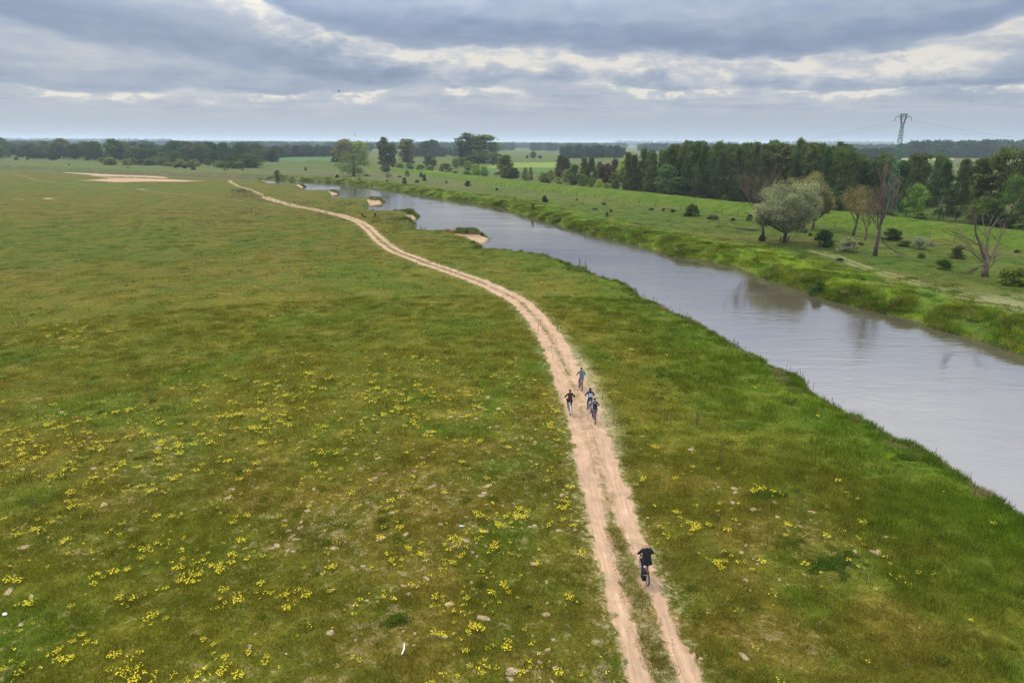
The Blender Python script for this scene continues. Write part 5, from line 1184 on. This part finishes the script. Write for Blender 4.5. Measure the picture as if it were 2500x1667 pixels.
def rider(px, by, heading, bike_label, person_label, shirt, trouser, bikecol, hair='short', wide=1.0, lean=.0, legs=1, elbow=.36, child=1.0, coat=False, accents=None):
    xy = at(px, by); root_b = thing('bicycle', bike_label, 'bicycle', (xy[0], xy[1], tz(*xy)), heading)
    fr = simple('frame_paint', bikecol, .4); rub = simple('tyre_rubber', (.03, .027, .025), .8); met = simple('dull_metal', (.30, .30, .31), .4, .7); red = simple('red_reflector', (.6, .02, .015), .3)
    blk = simple('black_plastic', (.02, .02, .022), .5)
    mb = MB(); r1 = .016
    BBp, ST, HT_, HB, AR, AF = (0, .43, .29), (0, .27, .80), (0, .86, .86), (0, .92, .66), (0, 0, .34), (0, 1.08, .34)
    mb.tube([BBp, ST], r1); mb.tube([BBp, HB], .02); mb.tube([(0, .29, .72), HT_], .018); mb.tube([HT_, HB], .02)
    for s_ in (-1, 1): mb.tube([(s_ * .02, .41, .29), (s_ * .06, 0, .34)], .01); mb.tube([(s_ * .02, .29, .74), (s_ * .06, 0, .34)], .009)
    mb.build('frame', fr, root_b)
    mb = MB()
    for s_ in (-1, 1): mb.tube([(s_ * .05, .93, .62), (s_ * .05, 1.0, .48), (s_ * .05, 1.08, .34)], .011)
    mb.tube([(-.05, .93, .62), (.05, .93, .62)], .013); mb.build('fork', fr, root_b)
    for nm_w, c_ in (('rear_wheel', AR), ('front_wheel', AF)):
        mb = MB(); mb.torus(c_, .312, .012, 24, 5); 
        for k in range(16): a = 2 * PI * k / 16; mb.tube([(c_[0] + .02 * (-1) ** k, c_[1], c_[2]), (c_[0], c_[1] + .31 * math.cos(a), c_[2] + .31 * math.sin(a))], .0025, 3, cap=False)
        mb.tube([(-.06, c_[1], c_[2]), (.06, c_[1], c_[2])], .02, 8); w_ = mb.build(nm_w, met, root_b)
        mb = MB(); mb.torus(c_, .334, .022, 28, 6); mb.build('tyre', rub, w_)
        mb = MB(); pts = [(0, c_[1] + .375 * math.cos(a), c_[2] + .375 * math.sin(a)) for a in (np.linspace(1.3, 3.5, 9) if nm_w == 'rear_wheel' else np.linspace(.7, 2.2, 7))]
        mb.tube(pts, [.03] * len(pts), 5); mb.build('mudguard', blk, root_b)
    mb = MB(); mb.tube([(0, .27, .80), (0, .245, .93)], .014); mb.build('seat_post', met, root_b)
    mb = MB(); mb.ball((0, .19, .955), (.09, .10, .035), 10, 6); mb.ball((0, .30, .955), (.04, .12, .028), 8, 6); mb.build('saddle', blk, root_b, True)
    mb = MB(); mb.tube([HT_, (0, .86, 1.02)], .015); mb.tube([(-.30, .74, 1.06), (-.2, .80, 1.06), (0, .88, 1.02), (.2, .80, 1.06), (.30, .74, 1.06)], .013, 6); hb = mb.build('handlebar', met, root_b)
    for s_ in (-1, 1): mb = MB(); mb.tube([(s_ * .24, .775, 1.06), (s_ * .33, .72, 1.06)], .019, 7); mb.build('grip', blk, hb)
    mb = MB(); mb.torus((.045, .43, .29), .085, .008, 16, 4); mb.tube([(-.07, .43, .29), (.07, .43, .29)], .014)
    kn = -1 if legs > 0 else 1        # which side is up
    for s_ in (-1, 1):
        up = 1 if s_ == kn else -1; mb.tube([(s_ * .075, .43, .29), (s_ * .085, .43 - up * .07, .29 + up * .155)], .012, 5)
    cr_ = mb.build('crankset', met, root_b)
    for s_ in (-1, 1):
        up = 1 if s_ == kn else -1; mb = MB(); mb.box((s_ * .14, .43 - up * .07, .29 + up * .155), (.05, .04, .012)); mb.build('pedal', blk, cr_)
    mb = MB()
    for s_ in (-1, 1): mb.tube([(s_ * .055, .22, .73), (s_ * .055, -.10, .73), (s_ * .06, -.02, .36)], .006, 4)
    for q in range(4): mb.tube([(-.06, .18 - .09 * q, .735), (.06, .18 - .09 * q, .735)], .006, 4)
    mb.build('rear_rack', met, root_b)
    mb = MB(); mb.box((0, -.125, .70), (.05, .02, .03)); mb.build('rear_light', red, root_b)
    # the rider (same axes as the bicycle)
    fore = .06 + lean
    root = thing('person', person_label, 'person', (xy[0], xy[1], tz(*xy)), heading)
    u, dn_ = kn, -kn
    ank_u, ank_d = (u * .12, .35, .545), (dn_ * .12, .47, .225)
    V = [(0, .22, 1.02), (0, .25, 1.16), (0, .29 + fore * .5, 1.34), (0, .33 + fore, 1.47), (0, .35 + fore, 1.555), (0, .375 + fore, 1.65), (0, .385 + fore, 1.73),
         (.17 * wide, .32 + fore, 1.445), (elbow, .46 + fore * .5, 1.22), (.285, .725, 1.085),
         (-.17 * wide, .32 + fore, 1.445), (-elbow, .46 + fore * .5, 1.22), (-.285, .725, 1.085),
         (u * .10, .26, .98), (u * .15, .62, .90 - .02), ank_u, (u * .125, .46, ank_u[2] - .07),
         (dn_ * .10, .27, .97), (dn_ * .13, .585, .64), ank_d, (dn_ * .13, .58, ank_d[2] - .075),
         (0, .45 + fore, 1.645)]
    E = [(0, 1), (1, 2), (2, 3), (3, 4), (4, 5), (5, 6), (3, 7), (7, 8), (8, 9), (3, 10), (10, 11), (11, 12), (0, 13), (13, 14), (14, 15), (15, 16), (0, 17), (17, 18), (18, 19), (19, 20), (5, 21)]
    bw = 1.12 if coat else 1.0
    rad = [(.165 * wide * bw, .13), (.15 * wide * bw, .115), (.175 * wide * bw, .125), (.13 * wide, .10), .055, (.078, .092), (.06, .07),
           .072 * bw, .052 * bw, .033, .072 * bw, .052 * bw, .033, .092, .066, .044, .038, .092, .066, .044, .038, .022]
    def lab_of(a, b_):
        if (a, b_) in ((4, 5), (5, 6), (5, 21)): return 2
        if a in (15, 19): return 3
        if a == 0 and b_ in (13, 17) or a in (13, 14, 17, 18): return 1
        return 0
    ex = MB(); hand_extra(ex, (.285, .745, 1.085), 1, 2); hand_extra(ex, (-.285, .745, 1.085), -1, 2)
    ex.ball((0, .475 + fore, 1.635), (.014, .022, .022), 6, 5, 2)
    for s_ in (-1, 1): ex.ball((s_ * .083, .385 + fore, 1.65), (.012, .022, .034), 6, 5, 2)
    for s_ in (-1, 1): ex.ball((s_ * .031, .462 + fore, 1.665), (.012, .008, .008), 6, 5, 3)
    ex.box((0, .464 + fore, 1.60), (.024, .006, .005), 2)
    for a_k in (ank_u, ank_d): ex.ball((a_k[0], a_k[1] + .07, a_k[2] - .08), (.046, .13, .04), 8, 6, 3)
    body = skin_body('rider', V, E, rad, 0, None, [shirt, trouser, SK, SHOE], lab_of, root, ex)
    HC = (0, .378 + fore, 1.685)
    if hair == 'short':
        mb = MB(); mb.ball((0, HC[1] - .012, HC[2] + .012), (.088, .098, .098), 12, 8); mb.build('hair', HAIRM, root, True)
    elif hair == 'long':
        mb = MB(); mb.ball((0, HC[1] - .015, HC[2] + .01), (.094, .102, .105), 12, 8); mb.tube([(0, HC[1] - .06, HC[2]), (0, HC[1] - .10, HC[2] - .14), (0, HC[1] - .13, HC[2] - .27)], [.085, .085, .05], 8); mb.build('hair', HAIRM, root, True)
    elif hair == 'cap':
        mb = MB(); mb.ball((0, HC[1] - .015, HC[2] + .0), (.088, .095, .09), 12, 8); mb.build('hair', HAIRM, root, True)
        mb = MB(); mb.ball((0, HC[1], HC[2] + .05), (.10, .11, .065), 12, 6); mb.box((0, HC[1] + .13, HC[2] + .03), (.06, .06, .008)); mb.build('cap', accents or HAIRM, root, True)
    elif hair == 'bald':
        pass
    # hood / collar
    mb = MB(); mb.ball((0, HC[1] - .085, HC[2] - .15), (.10 * wide, .07, .055), 10, 6); mb.ball((0, HC[1] - .01, HC[2] - .155), (.085, .08, .045), 10, 6); mb.build('hood', shirt, root, True)
    # jacket hem
    mb = MB(); pts = []
    for k, (z_, rx, ry, cy_) in enumerate(((1.22, .155, .125, .26), (1.06, .175 * bw, .15, .225), (.90 if coat else .97, .20 * bw, .17, .20))):
        for q in range(14): a = 2 * PI * q / 14; pts.append((rx * wide * math.cos(a), cy_ + ry * math.sin(a), z_ + .015 * math.sin(3 * a)))
    mb.add(pts, [(k * 14 + q, (k + 1) * 14 + q, (k + 1) * 14 + (q + 1) % 14, k * 14 + (q + 1) % 14) for k in range(2) for q in range(14)]); mb.build('jacket_hem', shirt, root, True)
    return root_b, root, xy
def hd(i_px):   # heading of the track near a pixel
    p = at(*i_px); d = [np.linalg.norm(np.array(q) - p) for q in PATHR]; k = int(np.argmin(d)); k = max(1, min(k, len(PATHR) - 2)); v = PATHR[k + 1] - PATHR[k - 1]
    return math.atan2(v[1], v[0]) - PI / 2
FAB = lambda nm, c: simple(nm, c, .9, var=.18, scale=9)
blackf = FAB('black_fabric', (.012, .012, .014)); jean = FAB('blue_denim', (.04, .07, .17)); navy = FAB('navy_fabric', (.022, .03, .07)); slate = FAB('slate_jacket', (.085, .12, .145)); brownb = FAB('dark_brown_shirt', (.035, .018, .018)); plaid = FAB('grey_plaid', (.13, .12, .15)); pale = FAB('pale_blue_panel', (.30, .36, .52))
b1, r1_, xy1 = rider(1579, 1424, hd((1579, 1424)), 'white city bicycle under the bald rider, nearest on the track', 'bald person in a black hooded jacket cycling away, nearest on the track', blackf, blackf, (.55, .58, .66), 'bald', 1.12, 0, 1, .33, coat=True)
b2, r2_, xy2 = rider(1420, 953, hd((1420, 953)), 'dark red bicycle ridden by the person in the slate jacket', 'person in a slate-grey hooded jacket and jeans cycling furthest ahead', slate, jean, (.25, .03, .05), 'short', 1.05, .03, -1, .32)
b3, r3_, xy3 = rider(1392, 1013, hd((1392, 1013)), 'bicycle with white rear mudguard riding in the left rut', 'person in a dark brown shirt cycling alone in the left rut', brownb, navy, (.5, .5, .45), 'short', .98, 0, 1, .36)
b4, r4_, xy4 = rider(1441, 1008, hd((1441, 1008)), 'light blue-grey bicycle just ahead of the backpack rider', 'dark-haired person with a pale blue patch on the jacket back, cycling', navy, jean, (.30, .38, .55), 'long', .98, .02, -1, .33)
b5, r5_, xy5 = rider(1452, 1035, hd((1452, 1035)), 'dark bicycle with a red tail light under the backpack rider', 'person in grey checked shirt, cap and jeans cycling with a backpack', plaid, jean, (.05, .05, .05), 'cap', 1.08, .03, 1, .33, accents=FAB('grey_cap', (.12, .12, .16)))
# pale panel on the fourth rider's jacket
mb = MB(); pts = []
for k, (z_, hw_, y_) in enumerate(((1.12, .11, .115), (1.25, .125, .135), (1.38, .12, .175), (1.44, .10, .22))):
    for q in range(5): x_ = -1 + q * .5; pts.append((x_ * hw_, y_ + .035 * x_ * x_, z_))
mb.add(pts, [(k * 5 + q, k * 5 + q + 1, (k + 1) * 5 + q + 1, (k + 1) * 5 + q) for k in range(3) for q in range(4)]); mb.build('pale_back_panel', pale, r4_, True)
mb = MB(); mb.box((0, .03, .99), (.10, .04, .05)); mb.box((0, -.015, 1.0), (.04, .006, .018), 1); o = mb.build('waist_bag', [blackf, simple('white_print', (.6, .62, .66))]); o.location = r4_.location; o.rotation_euler = r4_.rotation_euler; tag(o, 'black waist bag with pale patch on the hips of the dark-haired rider', 'bag')
# backpack
o = thing('backpack', 'black backpack on the back of the rider in checked shirt', 'backpack', tuple(r5_.location), r5_.rotation_euler[2])
mb = MB(); mb.ball((0, .10, 1.28), (.15, .105, .22), 12, 9); mb.ball((0, .12, 1.14), (.14, .10, .12), 10, 7); mb.build('pack', blackf, o, True)
mb = MB(); mb.ball((0, .01, 1.20), (.10, .04, .10), 10, 6); mb.build('pocket', FAB('dark_grey_fabric', (.035, .035, .045)), o, True)
for s_ in (-1, 1): mb = MB(); mb.tube([(s_ * .10, .17, 1.46), (s_ * .12, .33, 1.52), (s_ * .12, .45, 1.40), (s_ * .11, .34, 1.15)], .018, 5); mb.build('strap', blackf, o)
# shoulder bag of the left rider
mb = MB(); mb.ball((-.20, .16, 1.10), (.10, .09, .12), 10, 7); mb.tube([(-.18, .20, 1.2), (-.05, .14, 1.38), (.10, .26, 1.52)], .012, 5); o = mb.build('shoulder_bag', brownb, smooth=True); o.location = r3_.location; o.rotation_euler = r3_.rotation_euler; tag(o, 'dark shoulder bag at the left hip of the lone rider in the left rut', 'bag')
mb = MB(); pts = [(0, .395 * math.cos(a), .34 + .395 * math.sin(a)) for a in np.linspace(1.5, 3.3, 7)]; mb.tube(pts, [.036] * 7, 5); mb.build('white_mudguard', simple('white_plastic', (.6, .6, .56)), b3)
# pannier bag of the near rider
o = thing('pannier_bag', 'black pannier bag hanging on the left of the nearest bicycle rack', 'bag', tuple(b1.location), b1.rotation_euler[2])
mb = MB(); mb.box((-.17, -.02, .50), (.085, .17, .20), taper=.92); mb.box((-.17, -.02, .72), (.09, .18, .03), taper=.8); mb.build('pouch', blackf, o)
mb = MB(); mb.box((-.17, -.195, .60), (.05, .004, .012)); mb.build('reflective_strip', simple('reflective_strip', (.5, .5, .52)), o)

# far seated people by the bank, and one standing across the water
def far_person(px, by, label, cloth, hat=None, sit=True, trouser=None):
    xy = at(px, by); root = thing('person', label, 'person', (xy[0], xy[1], tz(*xy)), random.uniform(-.6, .6)); z0 = .42 if sit else .92
    if sit: V = [(0, 0, z0), (0, .02, z0 + .25), (0, .05, z0 + .48), (0, .07, z0 + .58), (0, .09, z0 + .70), (.19, .05, z0 + .45), (.26, .18, z0 + .2), (.16, .40, z0 + .14), (-.19, .05, z0 + .45), (-.26, .18, z0 + .2), (-.16, .40, z0 + .14), (.12, .42, z0 + .10), (.12, .50, .06), (.12, .64, .03), (-.12, .42, z0 + .10), (-.12, .50, .06), (-.12, .64, .03)]
    else: V = [(0, 0, z0), (0, 0, z0 + .25), (0, 0, z0 + .48), (0, .01, z0 + .58), (0, .03, z0 + .70), (.19, 0, z0 + .45), (.25, .02, z0 + .18), (.24, .10, z0 - .05), (-.19, 0, z0 + .45), (-.25, .02, z0 + .18), (-.24, .10, z0 - .05), (.11, .02, .5), (.11, 0, .08), (.11, .14, .04), (-.11, .02, .5), (-.11, 0, .08), (-.11, .14, .04)]
    E = [(0, 1), (1, 2), (2, 3), (3, 4), (2, 5), (5, 6), (6, 7), (2, 8), (8, 9), (9, 10), (0, 11), (11, 12), (12, 13), (0, 14), (14, 15), (15, 16)]
    rad = [.16, .15, .16, .06, .10, .07, .055, .04, .07, .055, .04, .085, .055, .04, .085, .055, .04]
    skin_body('far', V, E, rad, 0, None, [cloth, trouser or navy, SK, SHOE], lambda a, b_: 2 if (a, b_) == (3, 4) or b_ in (7, 10) else (1 if b_ in (11, 12, 14, 15) else (3 if b_ in (13, 16) else 0)), root)
    mb = MB(); c_ = V[4]; mb.ball((c_[0], c_[1], c_[2] + .05), (.12, .13, .09), 10, 6); mb.build('hat' if hat else 'hair', hat or HAIRM, root, True)
    if sit:
        ch = thing('folding_stool', 'low dark folding stool under the ' + label.split(',')[0], 'stool', tuple(root.location), root.rotation_euler[2]); mb = MB(); mb.box((0, 0, .30), (.2, .18, .02)); mb.build('seat', blackf, ch)
        for s_ in (-1, 1): mb = MB(); mb.tube([(s_ * .18, -.16, 0), (s_ * .18, .16, .29)], .015, 5); mb.tube([(s_ * .18, .16, 0), (s_ * .18, -.16, .29)], .015, 5); mb.build('leg', blackf, ch)
far_person(884, 529, 'seated person with pale hat in dark clothes, left of two by the track bend', blackf, simple('pale_hat', (.45, .42, .25)))
far_person(916, 529, 'seated dark figure without hat, right of two by the track bend', navy)
far_person(811, 434, 'tiny standing figure in blue across the water left of the big willow', FAB('blue_jacket', (.05, .07, .22)), sit=False)
xy = at(891, 530); mb = MB(); mb.ball((0, 0, .2), (.35, .22, .2), 10, 6); mb.tube([(-.1, 0, .3), (.2, .1, .6)], .05, 6); o = mb.build('rucksack', blackf, smooth=True); o.location = (xy[0], xy[1], tz(*xy)); tag(o, 'dark heap of gear on the grass beside the hatted seated person', 'rucksack')

# ------------------------------------------------------------------ birds
bmt = simple('bird_feathers', (.03, .03, .035))
for px, py_, d_, lab in ((827, 223, 150, 'dark bird flying alone in the sky left of centre'), (866, 330, 220, 'tiny bird low in the sky, left of two near the poplars'), (916, 338, 220, 'tiny bird low in the sky, right of two near the poplars'), (2370, 248, 220, 'tiny bird in the sky right of the pylon')):
    v = ray(px, py_); v = v / np.linalg.norm(v); b_ = thing('bird', lab, 'bird', tuple(np.array([0, 0, CAMZ]) + v * d_), random.uniform(0, 6))
    mb = MB(); mb.tube([(0, -.28, 0), (0, -.1, 0), (0, .1, .01), (0, .22, .02)], [.02, .07, .07, .02], 6); mb.build('body', bmt, b_, True)
    for s_ in (-1, 1): mb = MB(); mb.add([(0, .10, .02), (0, -.08, .02), (s_ * .30, .02, .14), (s_ * .28, .14, .14), (s_ * .62, -.06, .04), (0, .10, .05), (s_ * .28, .14, .16)], [(0, 1, 2, 3), (3, 2, 4), (5, 6, 2, 1)]); mb.build('wing', bmt, b_)

# ------------------------------------------------------------------ haze
hm_ = bpy.data.materials.new('haze_air'); hm_.use_nodes = True; n = NT(hm_.node_tree); n.n.clear(); out = n.new('ShaderNodeOutputMaterial'); pv = n.new('ShaderNodeVolumePrincipled')
pv.inputs['Color'].default_value = (.68, .83, 1, 1); pv.inputs['Density'].default_value = 1.2e-4; pv.inputs['Anisotropy'].default_value = .15; n.l.new(pv.outputs[0], out.inputs['Volume'])
mb = MB(); mb.box((0, 0, 38.0), (17000, 17000, 44.0)); o = mb.build('haze', hm_); tag(o, kind='stuff')
